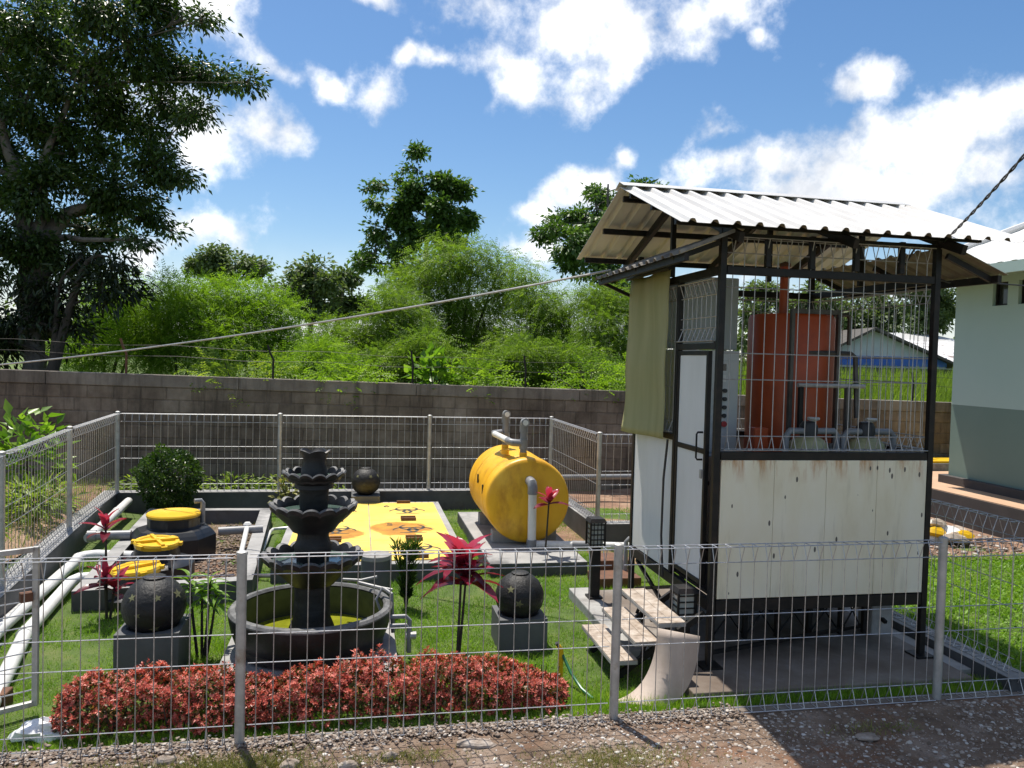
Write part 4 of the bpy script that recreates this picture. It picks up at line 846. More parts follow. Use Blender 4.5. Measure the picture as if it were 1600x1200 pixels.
# ------------------------------------------------------------------ yellow covers
def text_mesh(s,size,name,mat,parent,loc,rz=0):
    cu=bpy.data.curves.new(name,'FONT'); cu.body=s; cu.size=size; cu.extrude=.001; cu.align_x='CENTER'; cu.align_y='CENTER'
    ob=bpy.data.objects.new(name,cu); link(ob); bpy.context.view_layer.update()
    me=bpy.data.meshes.new_from_object(ob.evaluated_get(bpy.context.evaluated_depsgraph_get())); bpy.data.objects.remove(ob)
    me.materials.clear(); me.materials.append(mat); me.transform(Matrix.Translation(loc)@Matrix.Rotation(rz,4,'Z')); o=bpy.data.objects.new(name,me); link(o); adopt(o,parent); return o
def covers():
    t=thing('septic_cover','concrete tank slab with yellow painted hatch plates and warning symbols','slab',(.2,10,0))
    X0,X1,Y0,Y1=-.86,1.22,8.35,11.92
    sl=B().box(X0,X1,Y0,Y1,-.1,.185).build('slab',M['kerbdark'],t,bevel=.01); B().box(X0+.004,X1-.004,Y0+.004,Y1-.004,.185,.19).build('slab_top',M['kerb'],sl)
    xm=.17; rows=[8.47,9.40,10.55,11.80]
    num={(1,0):'4',(1,1):'5',(1,2):'6',(0,0):'1',(0,1):'2',(0,2):'3'}
    for c,(a,b_) in enumerate(((X0+.10,xm-.006),(xm+.006,X1-.09))):
        for r_ in range(3):
            h=B().box(a,b_,rows[r_]+.006,rows[r_+1]-.006,.19,.204).build('hatch',M['hatch'],t,bevel=.002)
            cx=(a+b_)/2+.05; cy=(rows[r_]+rows[r_+1])/2
            # three horned warning symbol as thin raised stencil
            bb=B()
            for k in range(3):
                an=math.pi/2+k*2*math.pi/3; ox,oy=.11*math.cos(an),.11*math.sin(an); n=26
                for i_ in range(n):
                    w0=an+math.pi+.55+(2*math.pi-1.1)*i_/n; w1=an+math.pi+.55+(2*math.pi-1.1)*(i_+1)/n
                    w0,w1=[x_+math.pi for x_ in (w0,w1)]
                    f=lambda i2:.012+.030*math.sin(math.pi*min(max((i2)/n,0),1))**.6
                    q=[]
                    for w,i2 in ((w0,i_),(w1,i_+1)):
                        th=f(i2); 
                        for rr in (.15-th/2,.15+th/2): q.append((cx+ox+rr*math.cos(w),cy+oy+rr*1.0*math.sin(w),.2055))
                    bb.add(q,[(0,1,3,2)])
            bb.build('hazard_symbol',M['mark'],h,solid=.0015)
            text_mesh(num[(c,r_)],.20,'number',M['mark'],h,(a+.25,rows[r_+1]-.30 if r_!=0 else rows[r_+1]-.36,.206))
            for yy in (rows[r_]+.06,rows[r_+1]-.06):
                if r_==0 and yy>rows[0]+.2: pass
                hd=B(); hx=cx-.02; hd.box(hx-.10,hx+.10,yy-.012,yy+.012,.204,.245); hd.build('handle',M['hinge'],h,bevel=.003)
covers()
def hatch_pillar():
    x,y=.185,7.35; b=B().lathe([(.001,-.05),(.135,-.05),(.135,.53),(.125,.54),(.001,.54)],(x,y,0),28); o=b.build('round_pillar',M['cradle'],smooth=True); tag(o,'short round dark grey concrete pillar behind the fountain basin','pillar')
    B().lathe([(.136,.51),(.140,.515),(.140,.55),(.13,.556),(.001,.556)],(x,y,0),28).build('cap',M['conc'],o,smooth=True)
hatch_pillar()
# ------------------------------------------------------------------ horizontal yellow tank
def tank():
    o=B().box(1.44,2.55,8.40,11.3,-.1,.145).build('tank_slab',M['kerbdark'],bevel=.01); B().box(1.445,2.545,8.405,11.295,.145,.15).build('slab_top',M['kerb'],o); tag(o,'grey concrete slab carrying the yellow tank','slab')
    cx,zc,r=2.03,.69,.515; y0,y1=9.2,10.75
    t=thing('yellow_tank','large yellow horizontal cylindrical tank with grey vent pipes','tank',(cx,y0,.15))
    b=B(); prof=[(.001,-.035),(.16,-.031),(.32,-.018),(.45,.004),(.49,.018),(.507,.035),(.515,.06),(.515,.30),(.519,.305),(.519,.315),(.515,.32),(.515,1.05),(.519,1.055),(.519,1.065),(.515,1.07),(.515,y1-y0-.04),(.505,y1-y0-.012),(.47,y1-y0),(.001,y1-y0)]
    n=64; k0=0
    for rr,yy in prof:
        for j in range(n): w=2*math.pi*j/n; b.v.append((cx+rr*math.cos(w),y0+yy,zc+rr*math.sin(w)))
    for i_ in range(len(prof)-1):
        for j in range(n): b.f.append((i_*n+j,(i_+1)*n+j,(i_+1)*n+(j+1)%n,i_*n+(j+1)%n))
    b.build('shell',M['yellow'],t,smooth=True)
    for y in (9.45,10.5):
        b=B(); b.box(cx-.40,cx+.40,y-.07,y+.07,.15,.30); b.build('saddle',M['conc'],t,bevel=.005)
    def vent(x,y,zb,zt):
        v=B().cyl((x,y,zb),(x,y,zb+.08),.047,n=16).build('vent_neck',M['yellow'],t,smooth=True)
        B().cyl((x,y,zb+.08),(x,y,zt-.06),.042,n=16).build('vent_pipe',M['pvcgrey'],v,smooth=True); B().cyl((x,y,zb+.12),(x,y,zb+.24),.052,n=16).build('tee',M['pvcgrey'],v,smooth=True)
        B().tube([(x,y,zt-.12),(x,y,zt-.03),(x,y-.02,zt),(x,y-.09,zt)],.052,14).build('cowl',M['pvcgrey'],v,smooth=True); B().lathe([(.034,0),(.022,.004),(.001,.003)],(0,0,0),14)
        B().tube([(x,y-.091,zt),(x,y-.098,zt)],.034,12).build('cowl_grille',M['pvc'],v)
    vent(2.0,9.45,1.17,1.62); vent(1.93,10.3,1.17,1.66)
    B().tube([(1.97,9.45,1.36),(1.86,9.45,1.37),(1.83,9.48,1.375),(1.83,9.58,1.38)],.045,14).build('elbow',M['pvcgrey'],t,smooth=True)
    B().tube([(1.83,9.58,1.38),(1.77,10.2,1.40)],.040,14).build('cross_pipe',M['pvc'],t,smooth=True); B().tube([(1.77,10.2,1.40),(1.77,10.28,1.40),(1.88,10.3,1.41)],.044,12).build('elbow',M['pvcgrey'],t,smooth=True)
    B().cyl((1.83,9.75,1.19),(1.83,9.75,1.25),.05,n=14).build('stub',M['yellow'],t,smooth=True)
    for y,z in ((9.55,.78),(9.95,.85)):
        s=B().box(cx-.518,cx-.50,y-.012,y+.012,z-.055,z+.055).build('slot',M['tankblack'],t)
    B().tube([(2.03,9.21,.94),(2.03,9.12,.94),(2.035,9.07,.93),(2.04,9.045,.88),(2.04,9.045,.80)],.058,16).build('outlet_elbow',M['pvcgrey'],t,smooth=True)
    B().lathe([(.085,0),(.085,.012),(.06,.014)],(0,0,0),12)
    B().cyl((2.04,9.045,.80),(2.045,9.045,.26),.050,n=18).build('outlet_pipe',M['pvc'],t,smooth=True)
    B().cyl((2.045,9.045,.26),(2.045,9.045,.15),.060,n=18).build('socket',M['pvcgrey'],t,smooth=True)
    B().cyl((2.10,9.045,.205),(2.62,8.95,.205),.045,n=16).build('run_pipe',M['pvc'],t,smooth=True); B().cyl((2.52,8.97,.205),(2.74,8.93,.205),.052,n=16).build('socket',M['pvcgrey'],t,smooth=True); B().cyl((2.72,8.93,.205),(3.2,8.85,.205),.045,n=16).build('run_pipe',M['pvc'],t,smooth=True)
tank()
o=B().tube([(2.92,8.2,.02),(2.92,8.2,.42),(2.95,8.2,.45),(3.05,8.2,.45)],.025,10).build('tap_pipe',M['pvcgrey'],smooth=True); tag(o,'thin grey stand pipe at the rear corner of the shed','pipe'); B().cyl((3.05,8.2,.45),(3.09,8.2,.45),.03,n=10).build('tap',M['galvpost'],o)
o=B().tube([(2.2,11.9,.42),(6.5,11.9,.45)],.045,12).build('drain_pipe',M['pvcgrey'],smooth=True); o.location=(1.05,.9,.0); tag(o,'long grey pipe lying along the foot of the block wall behind the tank','pipe')
b=B(); b.box(2.5,3.0,7.9,8.25,-.05,.10); b.box(2.62,3.0,8.25,8.6,-.05,.2); o=b.build('brick_step',M['soilbrick'] if 'soilbrick' in M else M['rust'],bevel=.01); tag(o,'small reddish brown masonry step beside the shed','step')
# ------------------------------------------------------------------ tank pit
def pit():
    C4=[(-2.50,7.62),(-.97,7.84),(-1.17,11.45),(-2.80,11.52)]
    cen=Vector((sum(p[0] for p in C4)/4,sum(p[1] for p in C4)/4)); b=B(); tp=B(); inn=[]
    for k in range(4):
        p=Vector(C4[k]); d0=(Vector(C4[k])-Vector(C4[k-1])).normalized(); d1=(Vector(C4[(k+1)%4])-p).normalized()
        n0=Vector((-d0.y,d0.x)); n1=Vector((-d1.y,d1.x)); m_=n0+n1; inn.append(p+m_/m_.length_squared*2*.15)
    for k in range(4):
        a,c,d,e=Vector(C4[k]),Vector(C4[(k+1)%4]),inn[(k+1)%4],inn[k]
        v=[(q.x,q.y,-.1) for q in (a,c,d,e)]+[(q.x,q.y,.20) for q in (a,c,d,e)]; b.add(v,[(4,5,6,7),(0,1,5,4),(2,3,7,6)]); tp.add([(q.x,q.y,.204) for q in (a,c,d,e)],[(0,1,2,3)])
    o=b.build('pit_kerb',M['kerbdark'],bevel=.006); tp.build('kerb_top',M['kerb'],o,solid=.004); tag(o,'low grey concrete kerb framing the sunken black tanks','kerb')
    b=B(); b.add([(q.x,q.y,.02) for q in inn],[(0,1,2,3)]); o=b.build('pit_gravel',M['gravelbase']); tag(o,kind='structure')
    # big tank
    t=thing('black_septic_tank','largest black septic tank with round yellow lid in the kerbed pit','tank',(-2.08,9.65,.0),'black septic tanks')
    c=(-2.08,9.65,0)
    B().lathe([(.44,.0),(.47,.04),(.47,.26),(.44,.30),(.40,.34),(.31,.36),(.29,.37),(.29,.45)],c,8).build('body',M['tankblack'],t)
    B().lathe([(.275,.36),(.275,.47),(.001,.47)],c,32).build('neck',M['tankblack'],t,smooth=True)
    B().lathe([(.29,.475),(.295,.50),(.285,.515),(.25,.515),(.235,.508),(.001,.512)],c,40).build('lid',M['lid'],t,smooth=True)
    B().tube([(-1.78,9.75,.37),(-1.78,9.75,.60),(-1.80,9.75,.63),(-1.87,9.72,.63)],.028,10).build('vent_pipe',M['pvcgrey'],t,smooth=True)
    B().tube([(-1.62,9.85,.24),(-1.12,9.95,.24)],.05,12).build('outlet_pipe',M['pvcgrey'],t,smooth=True)
    B().tube([(-2.54,9.65,.26),(-2.92,9.62,.26)],.055,12).build('inlet_pipe',M['pvcgrey'],t,smooth=True); B().tube([(-2.90,9.62,.26),(-2.99,9.61,.26)],.066,12).build('socket',M['pvcgrey'],t,smooth=True)
    def small(x,y,lab,tilt,zt,spokes):
        t=thing('black_septic_tank',lab,'tank',(x,y,0),'black septic tanks'); c=(x,y,0)
        B().lathe([(.34,.0),(.37,.03),(.37,zt-.22),(.33,zt-.19),(.23,zt-.16),(.21,zt-.03),(.001,zt-.03)],c,28).build('body',M['tankblack'],t,smooth=True)
        b=B(); b.lathe([(.215,-.05),(.225,-.01),(.215,.012),(.18,.012),(.17,.0),(.001,.002)],(0,0,0),32)
        for k in range(spokes):
            a=math.pi*k/spokes+.5; b.bar((-.21*math.cos(a),-.21*math.sin(a),.014),(.21*math.cos(a),.21*math.sin(a),.014),.035,.028)
        for k in range(6):
            a=k*math.pi/3; b.bar((.20*math.cos(a),.20*math.sin(a),-.01),(.25*math.cos(a),.25*math.sin(a),-.01),.06,.035)
        mt=Matrix.Translation((x,y,zt))@Matrix.Rotation(tilt[0],4,'X')@Matrix.Rotation(tilt[1],4,'Y'); b.v=[tuple(mt@Vector(p)) for p in b.v]
        b.build('lid',M['lid'],t,smooth=True)
        B().tube([(x+.20,y-.28,zt-.20),(x+.20,y-.28,zt-.12),(x+.20,y-.31,zt-.09),(x+.20,y-.36,zt-.09)],.028,10).build('vent_elbow',M['pvcgrey'],t,smooth=True)
    small(-2.04,8.72,'middle black septic tank whose ribbed yellow lid has peeling paint',(.05,.06),.39,2)
    small(-2.05,7.98,'front black septic tank whose yellow lid lies tilted',(.02,-.06),.31,1)
pit()
# white drain pipes on the left
for pts,lab in (([(-2.50,5.3,.07),(-2.83,6.94,.09),(-2.93,9.0,.11),(-2.95,9.18,.12),(-2.9,9.26,.12),(-2.78,9.27,.13),(-2.35,9.05,.16)],'upper white drain pipe running along the left kerb and bending into the tank pit'),
    ([(-2.24,5.3,.07),(-2.60,6.9,.08),(-2.74,8.30,.09),(-2.74,8.38,.09),(-2.70,8.44,.1),(-2.62,8.45,.1),(-2.40,8.43,.12)],'lower white drain pipe on the grass left of the tank pit'),
    ([(-3.02,9.75,.21),(-3.13,11.2,.22),(-3.17,11.9,.24)],'short white drain pipe along the back left kerb behind the big black tank')):
    o=B().tube(pts,.055,14).build('drain_pipe',M['pvc'],smooth=True); tag(o,lab,'pipe','white drain pipes'); a,c=Vector(pts[1]),Vector(pts[2]); d=(c-a).normalized()
    B().tube([a-d*.05,a+d*.05],.062,14).build('coupling',M['pvc'],o,smooth=True)
o=B().tube([(-1.06,8.6,.06),(-1.10,10.6,.06),(-1.08,10.75,.06),(-1.0,10.78,.06),(-.86,10.78,.07)],.02,8).build('thin_pipe',M['pvc'],smooth=True); tag(o,'thin white pipe along the grass between pit and yellow covers','pipe')
o=B().tube([(-1.06,8.62,.06),(-1.0,8.5,.06),(-.86,8.45,.07)],.02,8).build('elbow',M['pvcgrey'],o,smooth=True)
o=B().tube([(-1.30,9.95,.27),(-1.30,9.9,.26),(-1.24,8.9,.12)],.03,10).build('white_standpipe',M['pvc'],smooth=True); tag(o,'white pipe with domed cap sloping inside the pit kerb','pipe'); B().lathe([(.045,-.03),(.048,.02),(.03,.045),(.001,.05)],(-1.30,9.95,.28),16).build('cap',M['pvc'],o,smooth=True)
# ------------------------------------------------------------------ small things
def crumple(name,c,size,seed,mat,label,cat,n=16):
    rs=random.Random(seed); b=B(); ph=[(rs.uniform(1.5,5),rs.uniform(0,6),rs.uniform(1,4),rs.uniform(0,6)) for _ in range(6)]
    prof=[(max(math.cos(-math.pi/2+math.pi*k/n),.001),math.sin(-math.pi/2+math.pi*k/n)) for k in range(n+1)]
    def fn(i_,r,z,w):
        d=1+sum(.13*math.sin(f*w+p+i_*.5)*math.sin(2*g*z+q) for f,p,g,q in ph)+.07*math.sin(7*w+3*z)+.06*abs(math.sin(5*w-4*z)); return r*d,max(z,-.35)*d
    b.lathe(prof,(0,0,0),26,fn); b.v=[(c[0]+v[0]*size[0],c[1]+v[1]*size[1],c[2]+v[2]*size[2]) for v in b.v]
    o=b.build(name,mat,smooth=True); tag(o,label,cat); return o
crumple('white_sack',(-1.86,5.2,.04),(.15,.09,.075),4,M['white_bag'],'crumpled white plastic sack on the edging left of the red hedge','sack'); 
tb=crumple('rubbish_bag',(8.02,9.62,.05),(.30,.22,.14),9,M['white_bag'],'heap of white and yellow plastic rubbish beside the house terrace','rubbish')
for k,(dx,dy,dz,s,m_) in enumerate(((-.18,-.12,.03,.2,'lid'),(.22,-.16,-.02,.2,'lid'),(-.08,.0,.13,.17,'tile'),(.30,.05,.0,.2,'ply'),(-.35,.0,-.02,.2,'white_bag'),(.05,-.24,-.03,.22,'tile'))):
    b=B(); b.lathe([(.001,-.3),(.7,-.25),(1,0),(.7,.25),(.001,.3)],(0,0,0),14,lambda i_,r,z,w:(r*(1+.15*math.sin(3*w+k)),z+.1*math.sin(2*w))); b.v=[(8.02+dx+v[0]*s,9.62+dy+v[1]*s*.6,.12+dz+v[2]*s) for v in b.v]; b.build('wrapper',M[m_],tb,smooth=True)
t=thing('garden_tap','yellow standpipe with green hose beside the red hedge','tap',(1.52,5.62,0))
B().tube([(1.52,5.62,-.02),(1.52,5.62,.22),(1.515,5.61,.245),(1.49,5.60,.275)],.018,10).build('standpipe',M['lid'],t,smooth=True); B().cyl((1.495,5.602,.27),(1.475,5.595,.30),.014,n=8).build('nozzle',M['darkplastic'],t)
B().tube([(1.53,5.61,.20),(1.57,5.52,.10),(1.62,5.40,.03),(1.66,5.25,.02)],.011,8).build('hose',M['hosegreen'],t,smooth=True); B().tube([(1.50,5.60,.04),(1.42,5.62,.03),(1.36,5.60,.03)],.011,8).build('hose',M['hosegreen'],t,smooth=True)
o=B().box(-2.40,-2.24,5.62,5.76,-.02,.11).build('brick_block',M['rust'],bevel=.01); tag(o,'rough brown block on the grass behind the open gate','block')
o=B().box(4.42,4.62,6.05,6.25,-.02,.38).build('concrete_pier',M['conc'],bevel=.012); tag(o,'short concrete pier under the right side of the shed','pier'); B().box(4.41,4.63,6.04,6.26,.38,.41).build('cap',M['conc'],o,bevel=.004)
# cables
o=B().tube([(4.98,5.6,3.12),(6.0,5.9,3.14),(7.6,6.6,3.30),(9.2,7.4,3.6)],.006,6).build('service_cable',M['darkplastic'],smooth=True); tag(o,'thin black cable from the right shed awning to the green house','cable')
pa,pb=Vector((-9.5,15.0,1.75)),Vector((2.40,7.42,3.29)); pts=[]
for k in range(41):
    s=k/40; p=pa.lerp(pb,s); p.z-=.42*4*s*(1-s)*.55; pts.append(p)
o=B().tube(pts,.012,6).build('overhead_cable',M['cablegrey'] if 'cablegrey' in M else M['galvpost'],smooth=True); tag(o,'pale sagging cable from the block wall up to the shed eave','cable')
pa,pb=Vector((4.52,5.52,3.40)),Vector((3.05,2.7,3.82)); d=pb-pa; b=B(); n_=d.normalized(); u_=n_.cross(Vector((0,0,1))).normalized(); w_=u_.cross(n_)
for ph in (0,math.pi):
    pts=[]
    for k in range(120):
        s=k/119; p=pa+d*s; p.z-=.12*4*s*(1-s)*.3; a=s*60+ph; pts.append(p+(u_*math.cos(a)+w_*math.sin(a))*.006)
    b.tube(pts,.0058,6)
o=b.build('power_cable',M['darkplastic'],smooth=True); tag(o,'twisted black power cable rising from the shed roof at upper right','cable')
# ------------------------------------------------------------------ vegetation
BIG=[(-6.86,18.68,9.10,1.30),(-8.55,19.75,9.21,1.57),(-5.08,17.32,9.12,1.09),(-4.45,17.95,9.59,0.81),(-3.70,17.41,9.18,0.50),(-3.25,17.19,9.11,0.31),(-4.68,17.68,8.40,0.82),(-5.84,18.27,7.97,1.08),(-7.08,18.62,7.44,1.36),(-4.10,18.42,8.53,0.67),(-3.39,17.98,8.26,0.41),(-2.96,18.55,8.41,0.37),(-2.37,17.25,7.95,0.24),(-4.39,19.28,7.94,0.76),(-3.41,17.00,7.20,0.44),(-5.12,18.90,7.27,0.99),(-6.01,18.43,6.53,0.98),(-8.18,19.19,6.27,1.53),(-6.53,17.83,5.56,0.92),(-4.19,17.54,6.20,0.64),(-3.92,18.95,6.35,0.37),(-3.55,19.29,6.45,0.22),(-5.11,17.98,5.68,0.83),(-4.69,18.81,5.45,0.57),(-4.25,19.16,5.08,0.17),(-5.95,19.53,5.07,0.73),(-4.48,17.26,4.61,0.29),(-7.43,17.72,4.32,1.03),(-6.54,17.86,4.38,0.63),(-6.35,19.54,4.18,0.58)]
BIGLOW=[(-5.78,17.80,3.75,0.56),(-5.08,17.11,3.53,0.44),(-4.91,17.78,3.66,0.32),(-6.16,17.85,3.21,0.53),(-7.06,18.00,2.92,0.79),(-6.51,17.80,3.72,0.58),(-4.98,17.35,4.20,0.39),(-5.75,18.06,4.32,0.43),(-7.63,17.93,2.38,0.79),(-5.81,17.54,2.69,0.39)]
MID=[(2.23,34.62,11.21,0.36),(2.26,34.92,10.62,0.48),(2.35,34.00,9.61,0.66),(1.49,34.64,9.87,0.55),(0.83,35.56,9.94,0.45),(0.14,35.69,9.73,0.34),(3.26,33.48,9.56,0.65),(4.08,33.48,9.40,0.54),(4.50,33.06,8.94,0.32),(1.99,34.36,8.84,0.94),(3.26,33.25,8.50,0.91),(4.30,33.92,8.27,0.66),(1.25,34.93,8.67,0.61),(0.63,34.29,8.85,0.33),(0.94,35.02,7.84,0.73),(2.03,34.62,7.70,1.11),(3.28,33.20,7.56,0.91),(0.41,34.84,6.81,0.67),(-0.07,34.30,6.26,0.38),(1.27,34.37,6.66,0.99),(4.14,33.57,7.39,0.44)]
RIGHT=[(8.14,26.10,8.22,0.57),(7.57,25.30,7.45,0.59),(8.58,26.01,7.76,0.53),(7.15,25.72,7.08,0.60),(6.62,25.78,6.95,0.43),(6.01,24.87,6.52,0.37),(6.08,26.47,6.64,0.26),(6.47,24.32,6.00,0.61),(7.31,24.69,6.40,0.70),(8.14,24.92,6.69,0.63),(9.29,25.48,8.22,0.30),(8.56,24.38,7.86,0.29),(9.78,25.56,8.18,0.26),(7.44,26.19,5.75,0.66),(7.89,24.35,5.16,0.62),(6.80,25.49,5.60,0.30),(8.40,23.90,4.53,0.45),(7.74,24.82,4.36,0.50)]
BU1=[(-6.35,21.39,3.25,0.96),(-6.73,20.75,2.43,0.78),(-5.42,20.12,3.53,0.76),(-5.09,19.71,2.77,0.82),(-6.22,20.48,2.14,0.62)]
BU2=[(-4.20,18.82,3.49,0.66),(-3.74,19.59,3.56,0.72),(-4.41,19.47,2.78,0.83),(-3.48,19.04,2.66,0.88),(-4.50,19.29,2.19,0.59)]
BU3=[(-3.09,20.04,3.69,0.65),(-2.51,20.13,3.64,0.66),(-1.89,19.95,3.34,0.56),(-2.75,19.78,2.85,0.86),(-1.88,19.98,2.57,0.72),(-3.35,20.88,2.21,0.65),(-1.45,20.39,2.26,0.48)]
BU4=[(2.17,21.94,5.45,0.43),(2.29,21.26,4.85,0.72),(1.71,22.69,4.89,0.62),(3.02,21.54,5.10,0.60),(2.73,21.87,4.32,0.98),(1.49,21.84,4.09,0.79),(3.79,21.82,4.90,0.47),(0.99,22.52,4.48,0.47),(4.06,22.19,4.22,0.82),(2.44,22.31,3.26,1.09),(3.60,22.61,3.12,1.11)]
BU5=[(0.89,19.86,3.60,0.64),(0.42,19.58,3.10,0.63),(1.24,20.30,2.99,0.75),(-0.03,19.77,2.62,0.63),(0.62,20.44,2.31,0.59),(-0.67,20.20,2.92,0.45)]
BU6=[(4.28,20.61,4.62,0.44),(4.49,20.30,3.93,0.61),(4.91,19.56,3.74,0.59),(4.71,20.43,3.10,0.82),(5.28,19.57,2.93,0.76),(4.37,20.78,2.41,0.62),(3.75,19.41,2.64,0.64)]
BU7=[(5.73,18.90,3.89,0.54),(6.15,18.67,3.89,0.47),(5.68,18.17,3.22,0.61),(6.25,18.13,2.78,0.62),(5.21,17.58,2.45,0.53),(6.58,18.68,3.59,0.41)]
BU8=[(-0.86,18.04,2.29,0.48),(-0.29,17.14,2.04,0.38),(-1.27,18.00,1.92,0.37),(-0.02,16.68,1.92,0.29),(-1.59,17.08,2.01,0.32)]
BU9=[(0.39,17.28,2.12,0.47),(1.04,16.70,2.21,0.46),(1.69,16.48,2.16,0.46),(-0.02,17.02,1.91,0.33),(1.30,16.72,2.55,0.41),(2.40,16.67,2.11,0.41)]
BU10=[(3.10,16.72,2.12,0.47),(3.97,16.77,2.07,0.48),(4.66,16.65,2.09,0.45),(3.48,16.54,2.48,0.44),(4.34,16.59,2.43,0.42),(5.28,16.30,2.04,0.41)]
FAR1=[(-8.90,50.29,7.90,0.85),(-8.36,51.47,8.27,0.71),(-7.37,49.95,7.56,0.93),(-6.60,51.20,7.53,0.79),(-5.92,50.23,7.65,0.47),(-9.80,51.21,7.46,0.63),(-8.50,51.26,7.25,0.95)]
FAR2=[(-3.06,42.14,6.57,0.66),(-2.21,41.07,6.66,0.71),(-2.39,41.88,5.92,0.92),(-3.26,40.76,5.63,0.64),(-1.54,40.55,6.00,0.58),(-3.00,41.60,5.05,0.98),(-2.03,41.30,4.91,0.98)]
FAR3=[(-0.80,42.37,6.37,0.54),(-0.98,43.59,5.78,0.69),(-0.30,42.88,5.93,0.48),(-0.79,43.43,4.92,0.90),(-4.58,44.63,5.89,0.49),(0.05,42.95,4.92,0.68)]
BK1=[(19.97,37.61,5.86,0.79),(20.85,37.61,6.23,0.60),(21.10,37.38,5.56,0.79),(19.72,37.06,4.68,0.85),(19.03,36.67,3.35,0.84)]
BK2=[(29.21,44.40,5.72,0.96),(30.99,45.07,6.23,1.06),(32.37,44.79,6.34,1.06),(30.16,44.44,4.96,1.12),(32.13,44.08,5.21,1.20),(33.21,44.05,5.85,0.88),(31.32,44.77,4.20,1.05),(28.71,44.96,5.33,0.80)]
BK3=[(31.25,40.44,7.07,0.74),(31.20,39.08,7.13,0.86),(32.71,39.90,6.72,0.74),(31.79,40.27,6.16,1.03),(32.73,39.61,5.79,0.88),(31.68,39.30,5.19,0.87),(30.76,39.43,5.16,0.87)]
BK4=[(21.29,34.21,5.83,0.49),(20.72,34.05,5.19,0.67),(21.85,34.51,4.95,0.68),(22.57,34.74,3.74,0.75),(22.90,34.19,3.44,0.62)]
def rdir(n,r): 
    v=r.normal(size=(n,3)); return unit(v)
def tree(name,label,base,lobes,seed,leaf,lm,clumps,per,clump_r,trunk_r,bark='bark',group=None,cat='tree',ls=(.12,.2),lw=.45,droop=.4,trunks=None,twig=.012,surf_bias=.45,lean=None,squash=.85,branches=True,gap=-9,gscale=.45):
    """lobes (x,y,z,r): leaf masses on the limbs; base: foot of the trunk"""
    r=np.random.RandomState(seed); t=thing(name,label,cat,base,group)
    lob=np.array(lobes); vol=lob[:,3]**2; cnt=np.maximum(2,(clumps*vol/vol.sum()).astype(int))
    CP=[];CO=[];CL=[]
    for (x,y,z,rr),n in zip(lob,cnt):
        d=rdir(n,r); rad=rr*(surf_bias+(1-surf_bias)*r.rand(n))**(.7); rad*=r.uniform(.75,1.12,n)
        p=np.array([x,y,z])+d*rad[:,None]*np.array([1,1,squash]); CP.append(p); CO.append(d); CL.append(np.full(n,rr))
    CP=np.concatenate(CP); CO=np.concatenate(CO); N=len(CP)
    cv=r.rand(N)
    if gap>-1:
        q=CP/gscale; g=np.sin(q[:,0]*2.1+1.3*np.sin(q[:,2]*1.7+seed))+np.sin(q[:,1]*1.9+q[:,2]*1.3)+np.sin(q[:,2]*2.7+q[:,0]*1.1+seed); m=g>gap; CP=CP[m]; CO=CO[m]; cv=cv[m]; N=len(CP)
    # leaves
    k=per; idx=np.repeat(np.arange(N),k); n=len(idx)
    off=r.normal(size=(n,3))*clump_r*np.array([1,1,.6]); P=CP[idx]+off
    D=unit(off)*.8+CO[idx]*.5+r.normal(size=(n,3))*.45; D[:,2]-=droop; Nn=r.normal(size=(n,3))*.5+np.array([0,0,1.0])
    Ls=r.uniform(ls[0],ls[1],n); V,F=scat(leaf,P,D,Nn,Ls,Ls*lw)
    var=np.clip(.12+.5*cv[idx]+.38*r.rand(n)*1.0,0,1); kk=len(leaf[0])
    np_mesh('crown',V,F,lm,np.repeat(var,kk),t)
    # trunk and limbs
    if branches:
        b=B(); base=Vector(base); cen=Vector(lob[:,:3].mean(0)); top=Vector(lob[np.argmax(lob[:,2]),:3])
        rs=random.Random(seed)
        trs=trunks or [[base,base.lerp(Vector((cen.x,cen.y,base.z+(cen.z-base.z)*.5)),1.0),Vector((top.x*.6+cen.x*.4,top.y,base.z+(top.z-base.z)*.8)),top]]
        nodes=[]
        for ti,tp in enumerate(trs):
            tp=[Vector(q) for q in tp]; pts=[]; m_=8
            for q in range(len(tp)-1):
                a0=tp[max(q-1,0)];a1=tp[q];a2=tp[q+1];a3=tp[min(q+2,len(tp)-1)]
                for s in range(m_):
                    u=s/m_; p=.5*((2*a1)+(a2-a0)*u+(2*a0-5*a1+4*a2-a3)*u*u+(3*a1-a0-3*a2+a3)*u**3); pts.append(p+Vector((rs.uniform(-1,1),rs.uniform(-1,1),0))*trunk_r*.10)
            pts.append(tp[-1]); L_=len(pts); rr=[trunk_r*(1-.85*(q/(L_-1)))*(1+.35*max(0,1-q/3)) for q in range(L_)]
            b.tube(pts,1,10,True,rr); nodes+=[(p,w) for p,w in zip(pts[3:],rr[3:])]
        for x,y,z,lr in lobes:
            c=Vector((x,y,z)); best=min(nodes,key=lambda q:(q[0]-c).length+max(0,(q[0].z-c.z+.3*lr))*1.5); p0,w0=best; l=(c-p0).length
            if l<.2: continue
            mid=p0.lerp(c,.5)+Vector((rs.uniform(-.1,.1),rs.uniform(-.1,.1),rs.uniform(-.02,.14)))*l; r0_=min(w0*.6,max(.02,l*.02+trunk_r*.14)); pp=[p0,p0.lerp(mid,.5)+Vector((0,0,.04*l)),mid,mid.lerp(c,.55),c]
            b.tube(pp,1,6,True,[r0_,r0_*.85,r0_*.7,r0_*.5,r0_*.3])
            sel=np.where(np.linalg.norm(CP-np.array([x,y,z]),axis=1)<lr*1.15)[0]
            for q in sel[:max(3,int(10*1))]:
                e=Vector(CP[q]); m2=c.lerp(e,.5)+Vector((0,0,.05*lr)); b.tube([c.lerp(mid,.25*rs.random()),m2,e],1,4,False,[twig*1.6,twig,twig*.5])
